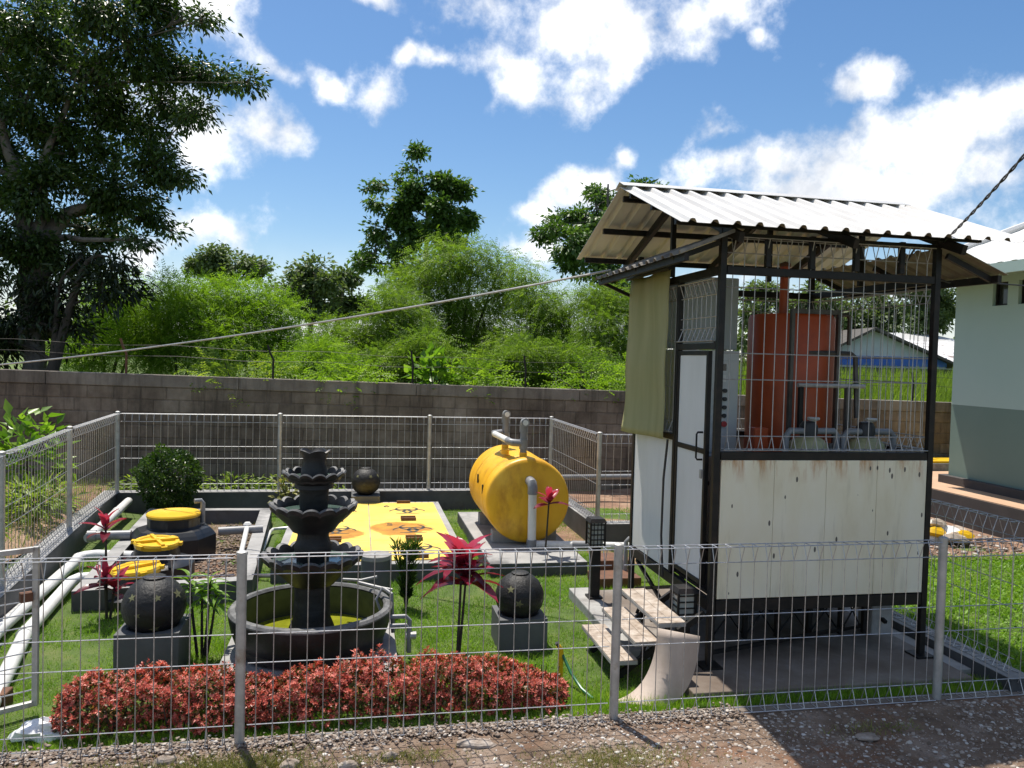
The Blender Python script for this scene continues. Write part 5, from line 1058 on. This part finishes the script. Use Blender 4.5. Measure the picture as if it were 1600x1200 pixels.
        b.build('trunk',M[bark],t,smooth=True)
    return t
tree('big_tree','tall dark broad leaved tree with forked pale trunk at the left edge',(-6.57,17.9,.1),[(x,y,z,q*.9) for x,y,z,q in BIG],21,LEAF,LM['big'],3300,30,.145,.27,ls=(.09,.17),lw=.42,droop=.55,surf_bias=.2,gap=-.35,gscale=.38,
  trunks=[[(-6.5,17.8,.2),(-6.57,17.86,1.6),(-6.61,17.9,2.4),(-6.71,17.96,3.6),(-6.55,18.08,5.2),(-6.52,18.1,6.3),(-6.02,18.06,7.6)],[(-6.62,17.9,2.6),(-6.8,18.1,4.2),(-6.95,18.16,5.2),(-7.24,18.25,6.4),(-7.73,18.4,8)],[(-6.7,18.0,3.2),(-6.27,18.12,4.97),(-5.48,17.98,5.42)]])
tree('mango_tree','smaller dark tree with long drooping leaves beside the big trunk',(-6.1,17.3,.1),BIGLOW,22,LEAF,LM['mango'],460,22,.20,.10,bark='darkbark',ls=(.13,.24),lw=.26,droop=.7,surf_bias=.2,twig=.012,gap=-.4,
  trunks=[[(-6.15,17.3,.1),(-6.1,17.37,1.77),(-6.03,17.4,2.93),(-5.95,17.4,3.7),(-5.52,17.34,4.24)],[(-6.1,17.35,1.8),(-5.51,17.33,3.98),(-5.01,17.24,4.25)]])
tree('layered_tree','tall dark tree with pointed top rising behind the bushes',(2.75,34.0,.6),[(x,y,z,q*.96) for x,y,z,q in MID],23,LEAF,LM['mid'],2000,18,.17,.22,ls=(.15,.28),lw=.6,droop=.3,surf_bias=.15,gap=.45,gscale=.5,twig=.02,trunks=[[(2.75,34,.6),(2.8,34,4),(2.72,34,7),(2.7,34,9.2)]])
tree('roadside_tree','dark tree partly hidden behind the left end of the shed roof',(8.4,24.5,.6),[(x,y,z,q*.9) for x,y,z,q in RIGHT],24,LEAF,LM['mid'],1500,20,.15,.18,ls=(.12,.23),lw=.5,droop=.4,surf_bias=.2,gap=.1,gscale=.42,twig=.016,trunks=[[(8.3,24.6,.5),(8.2,24.7,2.6),(8.0,24.9,5.0),(7.9,25.0,8.2)],[(8.4,24.6,.5),(8.6,24.7,3.5),(9.3,24.8,6.5)]])
def bush(name,label,lobes,seed,lm,fr,per=11,ls=(.15,.30),cr=.14,group='feathery bushes behind the wall',tr=.06,droop=.35):
    a=np.array(lobes); x=float((a[:,0]*a[:,3]).sum()/a[:,3].sum()); y=float(a[:,1].mean()); z=float(ground_z(x,y))
    tops=a[np.argsort(-a[:,2])][:3]
    trs=[[(x+.25*(k-1),y,z),(x*.6+tp[0]*.4,y*.7+tp[1]*.3,z+(tp[2]-z)*.45),(tp[0],tp[1],tp[2])] for k,tp in enumerate(tops)]
    return tree(name,label,(x,y,z),lobes,seed,PINN,lm,int(fr*1.6),per,cr,tr,bark='darkbark',group=group,cat='bush',ls=ls,lw=.75,droop=droop,trunks=trs,surf_bias=.15,twig=.008,squash=.9,gap=-1.9,gscale=.4)
bush('feathery_bush','bright green feathery bush directly right of the big tree trunk',BU1,31,LM['leu'],520)
bush('feathery_bush','bright green feathery bush below the low left cloud, over the wall',BU2,32,LM['leu'],560)
bush('feathery_bush','bright green feathery bush ending left of the dark distant trees',BU3,33,LM['leu'],560)
bush('tall_feathery_bush','tallest olive green feathery bush in front of the pointed tree',BU4,34,LM['leu2'],760,11,(.18,.36),.18,tr=.08,droop=.6)
bush('feathery_bush','leafy green bush at the left foot of the tallest bush',BU5,35,LM['leu2'],520)
bush('tall_feathery_bush','olive bush with bare stems right of the tallest bush',BU6,36,LM['leu2'],430,11,(.17,.34),.17,droop=.6)
bush('feathery_bush','loose green bush nearest the shed, below its awning',BU7,37,LM['leu2'],360,11,droop=.5)
bush('low_feathery_bush','low fresh green bush in the dip between the tall bushes',BU8,38,LM['leu'],320)
bush('low_feathery_bush','low dark green bush over the wall under the tallest bush',BU9,39,LM['leu2'],420)
bush('low_feathery_bush','low green bush over the wall behind the yellow tank',BU10,40,LM['leu2'],400)
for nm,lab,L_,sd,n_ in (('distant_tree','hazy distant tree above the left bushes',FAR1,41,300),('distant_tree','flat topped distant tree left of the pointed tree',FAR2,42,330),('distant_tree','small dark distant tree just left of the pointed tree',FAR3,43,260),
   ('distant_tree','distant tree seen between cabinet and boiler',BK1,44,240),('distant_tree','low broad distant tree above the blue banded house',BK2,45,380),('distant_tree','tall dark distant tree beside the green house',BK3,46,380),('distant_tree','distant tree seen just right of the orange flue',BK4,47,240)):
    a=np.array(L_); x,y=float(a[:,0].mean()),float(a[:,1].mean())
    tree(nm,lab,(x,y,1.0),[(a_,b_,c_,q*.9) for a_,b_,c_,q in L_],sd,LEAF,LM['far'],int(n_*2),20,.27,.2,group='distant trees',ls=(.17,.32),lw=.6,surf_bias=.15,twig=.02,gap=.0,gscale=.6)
# far wood along the horizon, one mass
def far_wood():
    r=np.random.RandomState(77); P=[]
    for k in range(70):
        a=R(-42)+R(100)*k/69; d=r.uniform(62,80); h=r.uniform(2.2,4.6); n=420
        c=np.array([d*math.sin(a),d*math.cos(a),1.2]); q=rdir(n,r)*(.3+.7*r.rand(n))[:,None]*np.array([2.6,2.0,h]); q[:,2]=np.abs(q[:,2]); P.append(c+q)
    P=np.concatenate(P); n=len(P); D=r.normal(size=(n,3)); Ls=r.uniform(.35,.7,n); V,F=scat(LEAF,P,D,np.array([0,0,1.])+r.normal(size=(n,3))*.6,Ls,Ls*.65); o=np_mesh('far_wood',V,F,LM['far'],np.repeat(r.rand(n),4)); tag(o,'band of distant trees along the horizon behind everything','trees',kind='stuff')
far_wood()
# plants with broad bright leaves
def leafy(name,label,c,rx,rz,n,seed,lm,ls,lw=.55,cat='plant',stems=6,group=None,tpl=None,droop=.25):
    r=np.random.RandomState(seed); t=thing(name,label,cat,c,group); P=np.array(c)+np.array([0,0,rz*1.0])+rdir(n,r)*(r.rand(n)**.4)[:,None]*np.array([rx,rx*.8,rz]); P[:,2]=np.maximum(P[:,2],c[2]+.03)
    D=unit(P-np.array(c)-np.array([0,0,rz*.6]))+r.normal(size=(n,3))*.4; D[:,2]-=droop; Nn=np.array([0,0,1.])+r.normal(size=(n,3))*.35
    Ls=r.uniform(ls[0],ls[1],n); T=tpl or LEAF; V,F=scat(T,P,D,Nn,Ls,Ls*lw); np_mesh('leaves',V,F,lm,np.repeat(r.rand(n),len(T[0])),t)
    b=B(); rs=random.Random(seed)
    for k in range(stems):
        e=P[rs.randrange(n)]; b.tube([c,(c[0]*.6+e[0]*.4,c[1]*.6+e[1]*.4,c[2]+(e[2]-c[2])*.6),tuple(e)],1,5,False,[.014,.010,.005])
    b.build('stem',M['darkbark'],t); return t
leafy('broadleaf_sapling','broad leaved green sapling in front of the block wall at far left',(-4.35,11.6,.3),.5,.62,260,51,LM['bright'],(.14,.26),.5,droop=.45)
leafy('wall_creeper','bright pale leaved plant standing above the wall beside an iron post',(1.35,14.5,1.5),.45,.50,170,52,LM['bright'],(.18,.30),.6)
for k,(x,y,z,rx,rz,lab) in enumerate(((2.2,14.6,1.45,.7,.42,'low fern-like weed over the wall behind the yellow tank'),(4.4,14.8,1.4,.9,.5,'fern-like weed over the wall left of the blind'),(5.6,14.9,1.4,.8,.6,'fern-like weed over the wall next to the shed blind'),(-.3,14.7,1.4,.9,.45,'fern-like weed over the wall above the fountain'),(-2.2,14.8,1.4,1.0,.5,'yellowish weed over the wall near the second iron post'))):
    leafy('wall_weed',lab,(x,y,z),rx,rz,420,60+k,LM['leu'] if k<4 else LM['weed'],(.22,.4),.75,'weed',8,'weeds over the wall',PINN)
for k,(x,y,lab) in enumerate(((-4.1,9.0,'tuft of grassy weeds outside the left fence, middle'),(-3.9,10.6,'tuft of grassy weeds outside the left fence, farther back'),(-4.8,8.0,'low weeds at the left picture edge outside the fence'),(-4.6,10.0,'leafy weeds between the sapling and the left fence'),(-3.75,7.6,'small green weed close to the left fence kerb'))):
    leafy('fence_weed',lab,(x,y,.24),.45,.26,420,70+k,LM['weed'],(.08,.2),.22,'weed',5,'weeds outside the left fence')
for k,(x,lab) in enumerate(((-2.0,'weeds behind the back fence near the round shrub'),(-.9,'weeds behind the back fence left of the fountain top'),(-3.2,'weeds behind the back left fence corner'))):
    leafy('back_weed',lab,(x,13.2,.02),.7,.20,520,80+k,LM['weed'],(.05,.12),.45,'weed',5,'weeds behind the back fence')
t=leafy('variegated_plant','small pale variegated plant on the back kerb left of the fountain',(-1.0,12.05,.05),.26,.26,140,85,LM['straw'],(.06,.12),.5)
# round clipped shrub
def shrub():
    c=np.array([-2.60,11.75,.60]); r=np.random.RandomState(90); t=thing('round_shrub','round clipped dark green shrub by the back fence','shrub',(-2.60,11.75,0)); n=5200
    d=rdir(n,r); lump=1+.13*np.sin(6*d[:,0]+3*d[:,2])*np.sin(5*d[:,1]+2)+.09*np.sin(11*d[:,2]+7*d[:,0]); rad=.40*lump*(.62+.40*r.rand(n)**.5); P=c+d*rad[:,None]*np.array([1,1,1.02]); D=d*.8+r.normal(size=(n,3))*.6; Nn=d+r.normal(size=(n,3))*.5
    Ls=r.uniform(.035,.065,n); V,F=scat(LEAF,P,D,Nn,Ls,Ls*.6); np_mesh('foliage',V,F,LM['shrub'],np.repeat(np.clip(r.rand(n)*.55+.25*(lump-.9)*4,0,1),4),t)
    n=900; a=r.rand(n)*6.28; z=r.rand(n)*.35; rr=.30*np.sqrt(r.rand(n)); P=np.stack([c[0]+rr*np.cos(a),c[1]+rr*np.sin(a),z],1); D=rdir(n,r); D[:,2]=-abs(D[:,2])*.3; V,F=scat(LEAF,P,D,np.tile([0,0,1.],(n,1))+r.normal(size=(n,3))*.4,np.full(n,.05),np.full(n,.03)); np_mesh('lower_foliage',V,F,LM['shrub'],np.repeat(r.rand(n)*.4,4),t)
    b=B()
    for k in range(5): b.tube([(-2.6+.03*k-.06,11.75,-.02),(-2.6+.09*(k-2),11.75+.04*(k%3-1),.3),(-2.6+.14*(k-2),11.75,.6)],1,6,False,[.02,.015,.01])
    b.build('stem',M['darkbark'],t)
shrub()
# red hedge: whorled shoots, each shoot its own tint, with green leaves and gaps between
def hedge():
    r=np.random.RandomState(91); t=thing('red_hedge','low clipped hedge with bright red leaves along the front fence','hedge',(-.15,5.3,0))
    def surfp(n,inner):
        x=r.uniform(-1.8,1.45,n); yc=5.29
        H=.265+.04*np.sin(3.1*x+.4)+.03*np.sin(7.3*x+2)+.02*np.sin(13*x)+.025*np.sin(23*x+9*np.sin(3*x)); H=H*np.clip((x+1.88)/.26,.25,1)**.5*np.clip((1.54-x)/.30,.2,1)**.5; hw=.22*np.clip((x+1.88)/.22,.3,1)**.5*np.clip((1.54-x)/.25,.3,1)**.5
        th=r.uniform(0,math.pi,n); e=.6; cy=np.sign(np.cos(th))*np.abs(np.cos(th))**e; cz=np.abs(np.sin(th))**e; lump=1+.10*np.sin(8*x+5*th)+.07*np.sin(17*x-7*th)
        rad=np.clip(1-inner*r.rand(n)**1.5,0,1)*lump
        P=np.stack([x,yc+hw*cy*rad,.02+H*cz*rad],1); O=unit(np.stack([r.normal(size=n)*.25,cy,cz+.35],1)); return P,O,cz*rad,x
    # tip shoots
    n=5400; P,O,hz,x=surfp(n,.25); g=np.sin(6*x+4*P[:,1]*9)+np.sin(11*x+2); m=(g>-1.25)|(r.rand(n)<.35); P,O,hz=P[m],O[m],hz[m]; n=len(P)
    tone=np.clip(.50+.35*r.normal(size=n)*.8+.22*(hz-.5),.05,1); k=8
    idx=np.repeat(np.arange(n),k); az=np.tile(np.arange(k)*2.4,n)+np.repeat(r.rand(n)*6,k); lev=np.tile(np.linspace(0,1,k),n)
    A=unit(np.cross(O,np.array([.3,.2,1.])+r.normal(size=(n,3))*.2)); Bv=np.cross(O,A)
    D=A[idx]*np.cos(az)[:,None]+Bv[idx]*np.sin(az)[:,None]+O[idx]*(.25+1.0*lev)[:,None]; L0=r.uniform(.55,1.35,n)[idx]; Ls=L0*(.028-.011*lev)*r.uniform(.7,1.25,len(idx)); PP=P[idx]+O[idx]*(.022*lev)[:,None]
    V,F=scat(LEAF,PP,D,O[idx]+r.normal(size=(len(idx),3))*.35,Ls,Ls*.46); var=np.clip(tone[idx]-.18+.36*lev+.10*r.normal(size=len(idx)),0,1); np_mesh('foliage',V,F,LM['red'],np.repeat(var,4),t)
    # older green and brown leaves below the tips
    n=11000; P,O,hz,x=surfp(n,.42); D=O+r.normal(size=(n,3))*.8; Ls=r.uniform(.018,.04,n); V,F=scat(LEAF,P*1.0-O*.004,D,O+r.normal(size=(n,3))*.6,Ls,Ls*.5); np_mesh('old_leaves',V,F,LM['hedgegreen'],np.repeat(r.rand(n),4),t)
    b=B(); rs=random.Random(5)
    for k in range(190):
        x=rs.uniform(-1.75,1.4); y=5.29+rs.uniform(-.17,.15); b.tube([(x,y,-.01),(x+rs.uniform(-.05,.05),y+rs.uniform(-.05,.05),.21)],1,4,False,[.006,.003])
    b.build('stems',M['darkbark'],t)
hedge()
# cordylines and dracaenas: cane with a rosette of strap leaves
def rosette(name,label,x,y,heads,lm,seed,group,cat='plant',z0=0,n=16,ls=(.2,.34),w=.045,arch=.55,up=.55):
    r=np.random.RandomState(seed); t=thing(name,label,cat,(x,y,z0),group); T=strap(5,arch)
    for hx,hy,hz in heads:
        B().tube([(x+.3*(hx),y,z0-.02),(x+hx*.7,y+hy*.7,z0+hz*.5),(x+hx,y+hy,z0+hz)],1,6,True,[.013,.011,.009]).build('cane',M['darkbark'],t)
        az=np.arange(n)*2.4+r.rand()*6; el=np.linspace(-.15,1.2,n)*up+.35*r.rand(n); P=np.stack([np.full(n,x+hx),np.full(n,y+hy),z0+hz-.10+.10*np.linspace(0,1,n)],1)
        D=np.stack([np.cos(az)*np.cos(el),np.sin(az)*np.cos(el),np.sin(el)+.18],1); Ls=r.uniform(ls[0],ls[1],n)*np.linspace(1,.75,n); Nn=np.tile([0,0,1.],(n,1))+r.normal(size=(n,3))*.12-D*.2
        for k in range(n):
            V,F=scat(T,P[k:k+1],D[k:k+1],Nn[k:k+1],Ls[k:k+1],np.array([w*(.8+.4*r.rand())*2])); np_mesh('leaf',V,F,lm,np.full(len(V),np.clip(.15+.75*k/n+.25*r.rand()-.1,0,1)),t)
    return t
rosette('cordyline','tall red cordyline in the lawn between fountain and shed',.80,6.16,[(.03,0,.80),(.07,.02,.68)],LM['cord'],101,'red cordylines',n=17,ls=(.24,.42),w=.058,up=.95,arch=.5)
rosette('cordyline','red cordyline growing in front of the yellow tank end',2.12,8.78,[(.06,0,.82)],LM['cord'],102,'red cordylines',n=9,ls=(.18,.28),w=.045,up=1.0,arch=.35)
rosette('cordyline','red cordyline with two heads in front of the black tanks',-2.14,7.43,[(-.03,.02,.86),(-.02,-.02,.40),(.05,.02,.32)],LM['cord'],103,'red cordylines',n=9,ls=(.18,.30),w=.042,up=1.05,arch=.35)
rosette('dracaena','thin stemmed green dracaena beside the left stone lamp',-1.16,6.40,[(-.10,0,.64),(.05,.03,.62),(.0,-.03,.55),(.10,.0,.5)],LM['bright'],104,'green dracaenas',n=12,ls=(.14,.24),w=.018,arch=.7)
def spiky():
    t=thing('spiky_plant','upright green plant with narrow leaves behind the fountain','plant',(.48,7.47,0)); r=np.random.RandomState(110); n=520
    z=r.uniform(.08,.62,n); a=r.rand(n)*6.28; st=r.randint(0,4,n); ox=np.array([-.09,.0,.08,.03])[st]; oy=np.array([.0,.05,-.02,-.06])[st]; P=np.stack([.48+ox*z*1.7+.015*np.cos(a),7.47+oy*z+.015*np.sin(a),z],1); D=np.stack([np.cos(a)*.6,np.sin(a)*.6,np.full(n,.75)],1)+r.normal(size=(n,3))*.12
    V,F=scat(LEAF,P,D,rdir(n,r),r.uniform(.07,.12,n),r.uniform(.012,.018,n)); np_mesh('leaves',V,F,LM['shrub'],np.repeat(np.clip(.2+z*1.2+.3*r.rand(n)-.2,0,1),4),t)
    b=B()
    for ox,oy in ((-.09,0),(0,.05),(.08,-.02),(.03,-.06)): b.tube([(.48,7.47,-.01),(.48+ox*.62*1.7,7.47+oy*.62,.62)],1,5,False,[.012,.006])
    b.build('stem',M['darkbark'],t)
spiky()
# banana like leaves far behind
leafy('banana_plant','ragged banana plant far behind the control cabinet',(14.4,33,1.2),1.2,1.4,26,120,LM['far'],(1.2,2.0),.28,'plant',3,None,strap(5,.5),-.6)
# ------------------------------------------------------------------ lawn and weeds as blades
def blades(name,label,P,h,w,lm,seed,lean=.9,cat='grass'):
    r=np.random.RandomState(seed); n=len(P); D=np.stack([r.normal(size=n)*lean,r.normal(size=n)*lean,np.ones(n)],1); Nn=rdir(n,r); Ls=h[0]+(h[1]-h[0])*r.rand(n)**1.5
    V,F=scat(BLADE,P,D,Nn,Ls,np.full(n,1.0)*r.uniform(w[0],w[1],n)); pat=.5+.30*np.sin(1.7*P[:,0]+.6*np.sin(2.3*P[:,1]))*np.sin(1.3*P[:,1]+1)+.34*np.sin(5.1*P[:,0]+2*np.sin(3.7*P[:,1]))*np.sin(4.3*P[:,1]+1.5*np.sin(4*P[:,0]))
    o=np_mesh(name,V,F,lm,np.repeat(np.clip(-.05+.55*r.rand(n)+.55*pat,0,1),3)); tag(o,label,cat,kind='stuff'); return o
def keep(P,rects):
    m=np.ones(len(P),bool)
    for x0,x1,y0,y1 in rects: m&=~((P[:,0]>x0)&(P[:,0]<x1)&(P[:,1]>y0)&(P[:,1]<y1))
    return P[m]
def area(n,x0,x1,y0,y1,seed,z=.004,power=1.0):
    r=np.random.RandomState(seed); return np.stack([r.uniform(x0,x1,n),y0+(y1-y0)*r.rand(n)**power,np.full(n,z)],1)
SOLID=[(-.97,.33,5.70,6.95),(-.86,1.22,8.35,11.92),(1.44,2.55,8.40,11.3),(2.36,4.62,5.15,7.6),(2.12,2.34,5.9,7.62),(-2.6,-1.0,7.75,11.5),(4.63,4.77,5.3,7.6),(-1.69,-1.25,6.0,6.44),(1.16,1.56,6.22,6.62)]
P=keep(area(260000,-2.95,4.77,5.0,12.2,201,.0,1.6),SOLID); P=P[P[:,0]>-2.66-.105*(P[:,1]-4.98)]
blades('lawn_grass','short green lawn grass inside the garden fence',P,(.02,.06),(.004,.0085),LM['grass'],202)
r=np.random.RandomState(203); P=[]
for k in range(900):
    x,y=r.uniform(-2.7,4.7),5.05+6.5*r.rand()**1.5; m_=r.randint(15,70); P.append(np.stack([x+r.normal(size=m_)*.05,y+r.normal(size=m_)*.05,np.zeros(m_)],1))
P=keep(np.concatenate(P),SOLID); blades('grass_tufts','longer tufts of grass scattered over the lawn',P,(.035,.085),(.004,.008),LM['grass'],204,.45)
r=np.random.RandomState(220); P=[]
for k in range(120):
    x,y=r.uniform(-2.6,4.6),5.05+5*r.rand()**1.3; m_=r.randint(60,260); P.append(np.stack([x+r.normal(size=m_)*.16,y+r.normal(size=m_)*.14,np.zeros(m_)],1))
P=keep(np.concatenate(P),SOLID); P=P[P[:,0]>-2.66-.105*(P[:,1]-4.98)]; blades('dry_lawn_patches','yellowish dry blades in patches on the lawn',P,(.02,.05),(.003,.007),LM['straw'],221,1.0)
r=np.random.RandomState(222); n=9000; P=area(n,5.05,9.0,4.2,8.7,223); P[:,2]=.02+.03*r.rand(n); D=r.normal(size=(n,3)); D[:,2]=abs(D[:,2])*.5+.25; Ls=r.uniform(.025,.06,n); V,F=scat(LEAF,P,D,np.array([0,0,1.])+r.normal(size=(n,3))*.3,Ls,Ls*.45); o=np_mesh('side_weeds',V,F,LM['grass'],np.repeat(.05+.55*r.rand(n),4)); tag(o,'broad leaved weeds spread through the grass right of the shed','weeds',kind='stuff')
P=area(60000,5.05,9.0,3.4,8.7,205); blades('side_grass','leafy green grass beyond the fence right of the shed',P,(.03,.09),(.008,.018),LM['grass'],206,.9)
P=np.concatenate([area(5000,2.0,4.8,4.99,5.14,207),area(1500,1.5,2.2,5.0,5.3,208)]); blades('edge_grass','uneven grass along the front edging near the shed',P,(.03,.10),(.004,.008),LM['grass'],209,.4)
r=np.random.RandomState(210); P=[]
for cx,cy,sx,sy,m_ in ((-1.2,4.55,.9,.13,5200),(-.7,4.66,.4,.1,1500),(1.5,4.36,.34,.12,4200),(.3,4.6,.3,.06,350),(-2.3,4.6,.5,.15,1200),(3.4,4.55,.3,.06,200)):
    P.append(np.stack([cx+r.normal(size=m_)*sx*.6,cy+r.normal(size=m_)*sy*.7,np.full(m_,.022)],1))
P=np.concatenate(P); P=P[P[:,1]<4.84]; blades('verge_grass','patchy yellowish grass growing through the gravel in front of the fence',P,(.02,.07),(.004,.008),LM['straw'],211,.7)
P=area(40000,6,30,14.7,28,212,0,1.0); P[:,2]=ground_z(P[:,0],P[:,1]); blades('field_grass','tall bright grass in the field behind the block wall',P,(.45,.95),(.03,.06),LM['weed'],213,.35)
P=area(12000,-14,7,14.7,18,214,0,1.0); P[:,2]=ground_z(P[:,0],P[:,1])+.1; blades('wall_grass','rank grass behind the block wall under the bushes',P,(.6,1.6),(.02,.05),LM['leu2'],215,.3)
P=area(9000,-6,-3.6,6,13.8,216); P[:,2]=ground_z(P[:,0],P[:,1]); blades('outer_grass','sparse grass outside the left fence',P,(.04,.2),(.006,.012),LM['weed'],217,.5)
P=keep(area(3000,-2.6,-1.1,7.8,11.4,218,.02),[]); P=P[(P[:,1]>9.6)]; blades('pit_grass','dry grass growing inside the tank pit',P,(.03,.08),(.004,.008),LM['straw'],219,.6)
# ------------------------------------------------------------------ gravel
def stones(name,label,P,S_,seed,var):
    r=np.random.RandomState(seed); ph=(1+5**.5)/2
    iv=unit(np.array([(-1,ph,0),(1,ph,0),(-1,-ph,0),(1,-ph,0),(0,-1,ph),(0,1,ph),(0,-1,-ph),(0,1,-ph),(ph,0,-1),(ph,0,1),(-ph,0,-1),(-ph,0,1)],float))
    jf=np.array([(0,11,5),(0,5,1),(0,1,7),(0,7,10),(0,10,11),(1,5,9),(5,11,4),(11,10,2),(10,7,6),(7,1,8),(3,9,4),(3,4,2),(3,2,6),(3,6,8),(3,8,9),(4,9,5),(2,4,11),(6,2,10),(8,6,7),(9,8,1)])
    n=len(P); V=iv[None]*(1+.28*r.normal(size=(n,12,1)).clip(-1,1)); sc=np.stack([S_*r.uniform(.8,1.5,n),S_*r.uniform(.7,1.2,n),S_*r.uniform(.35,.8,n)],1); V=V*sc[:,None,:]
    a=r.rand(n)*6.28; c,s=np.cos(a)[:,None],np.sin(a)[:,None]; V=np.stack([V[...,0]*c-V[...,1]*s,V[...,0]*s+V[...,1]*c,V[...,2]],-1)+P[:,None,:]
    F=(jf[None]+(np.arange(n)*12)[:,None,None]).reshape(-1,3); o=np_mesh(name,V.reshape(-1,3),F,M['pebble'],np.repeat(var,12)); tag(o,label,'gravel',kind='stuff'); return o
r=np.random.RandomState(301)
n=22000; P=np.stack([r.uniform(-3.4,5.6,n),4.86-1.1*r.rand(n)**1.1,np.zeros(n)],1); P[:,2]=.022+.018*np.sin(2.3*P[:,0]+P[:,1])*np.sin(1.9*P[:,1]); dens=.35+.65*(np.sin(2.2*P[:,0])*np.sin(5*P[:,1])>-.35); P=P[r.rand(n)<dens]
stones('yard_gravel','loose pale gravel in front of the mesh fence',P,.0035+.015*r.rand(len(P))**3.5,302,np.clip(.15+.85*r.rand(len(P))**1.2,0,1))
n=3600; P=np.stack([r.uniform(-3,2.6,n),4.89+.055*r.normal(size=n),np.full(n,.036)],1); stones('edging_gravel','white stone chips along the front fence edging',P,.005+.010*r.rand(n)**2,303,np.clip(.15+.75*r.rand(n)**1.3,0,1))
n=2500; P=np.stack([r.uniform(5,9,n),8.5+3.2*r.rand(n),np.full(n,.02)],1); stones('soil_gravel','stones strewn over the bare soil by the house terrace',P,.008+.03*r.rand(n)**3,304,r.rand(n))
n=900; P=np.stack([r.uniform(-1.75,-1.15,n),r.uniform(8.6,11.2,n),np.full(n,.03)],1); stones('pit_pebbles','brown pebbles on the floor of the tank pit',P,.01+.015*r.rand(n)**2,305,.1+.5*r.rand(n))
def rock(x,y,s,seed,lab):
    rr=random.Random(seed); b=B(); n=8; ph=[rr.uniform(0,6) for _ in range(4)]
    b.lathe([(max(math.cos(-math.pi/2+math.pi*k/n),.001),math.sin(-math.pi/2+math.pi*k/n)) for k in range(n+1)],(0,0,0),12,lambda i_,q,z,w:(q*(1+.18*math.sin(2*w+ph[0])+.12*math.sin(3*w+ph[1]+z*2)),z*(1+.15*math.sin(w+ph[2])))); b.v=[(x+v[0]*s[0],y+v[1]*s[1],.03+v[2]*s[2]) for v in b.v]
    o=b.build('stone',M['rockm'],smooth=False); tag(o,lab,'stone','larger stones in front of the fence')
M['rockm']=surf('limestone',[(.16,.12,.09),(.28,.23,.19),(.42,.37,.33)],14,.85,bmp=.4,bscale=60)
rock(-1.05,4.74,(.055,.04,.035),1,'pale stone just left of the first front fence post'); rock(-.35,4.60,(.06,.04,.03),2,'pale stone right of the first front fence post'); rock(-.02,4.55,(.05,.035,.03),3,'brown stone below the middle of the red hedge'); rock(.22,4.62,(.04,.03,.03),4,'small white stone below the middle of the red hedge'); rock(.75,4.70,(.13,.05,.03),5,'flat broken concrete slab piece below the right end of the hedge'); rock(3.25,4.45,(.09,.045,.018),6,'flat pale stone lying in the shed shadow')
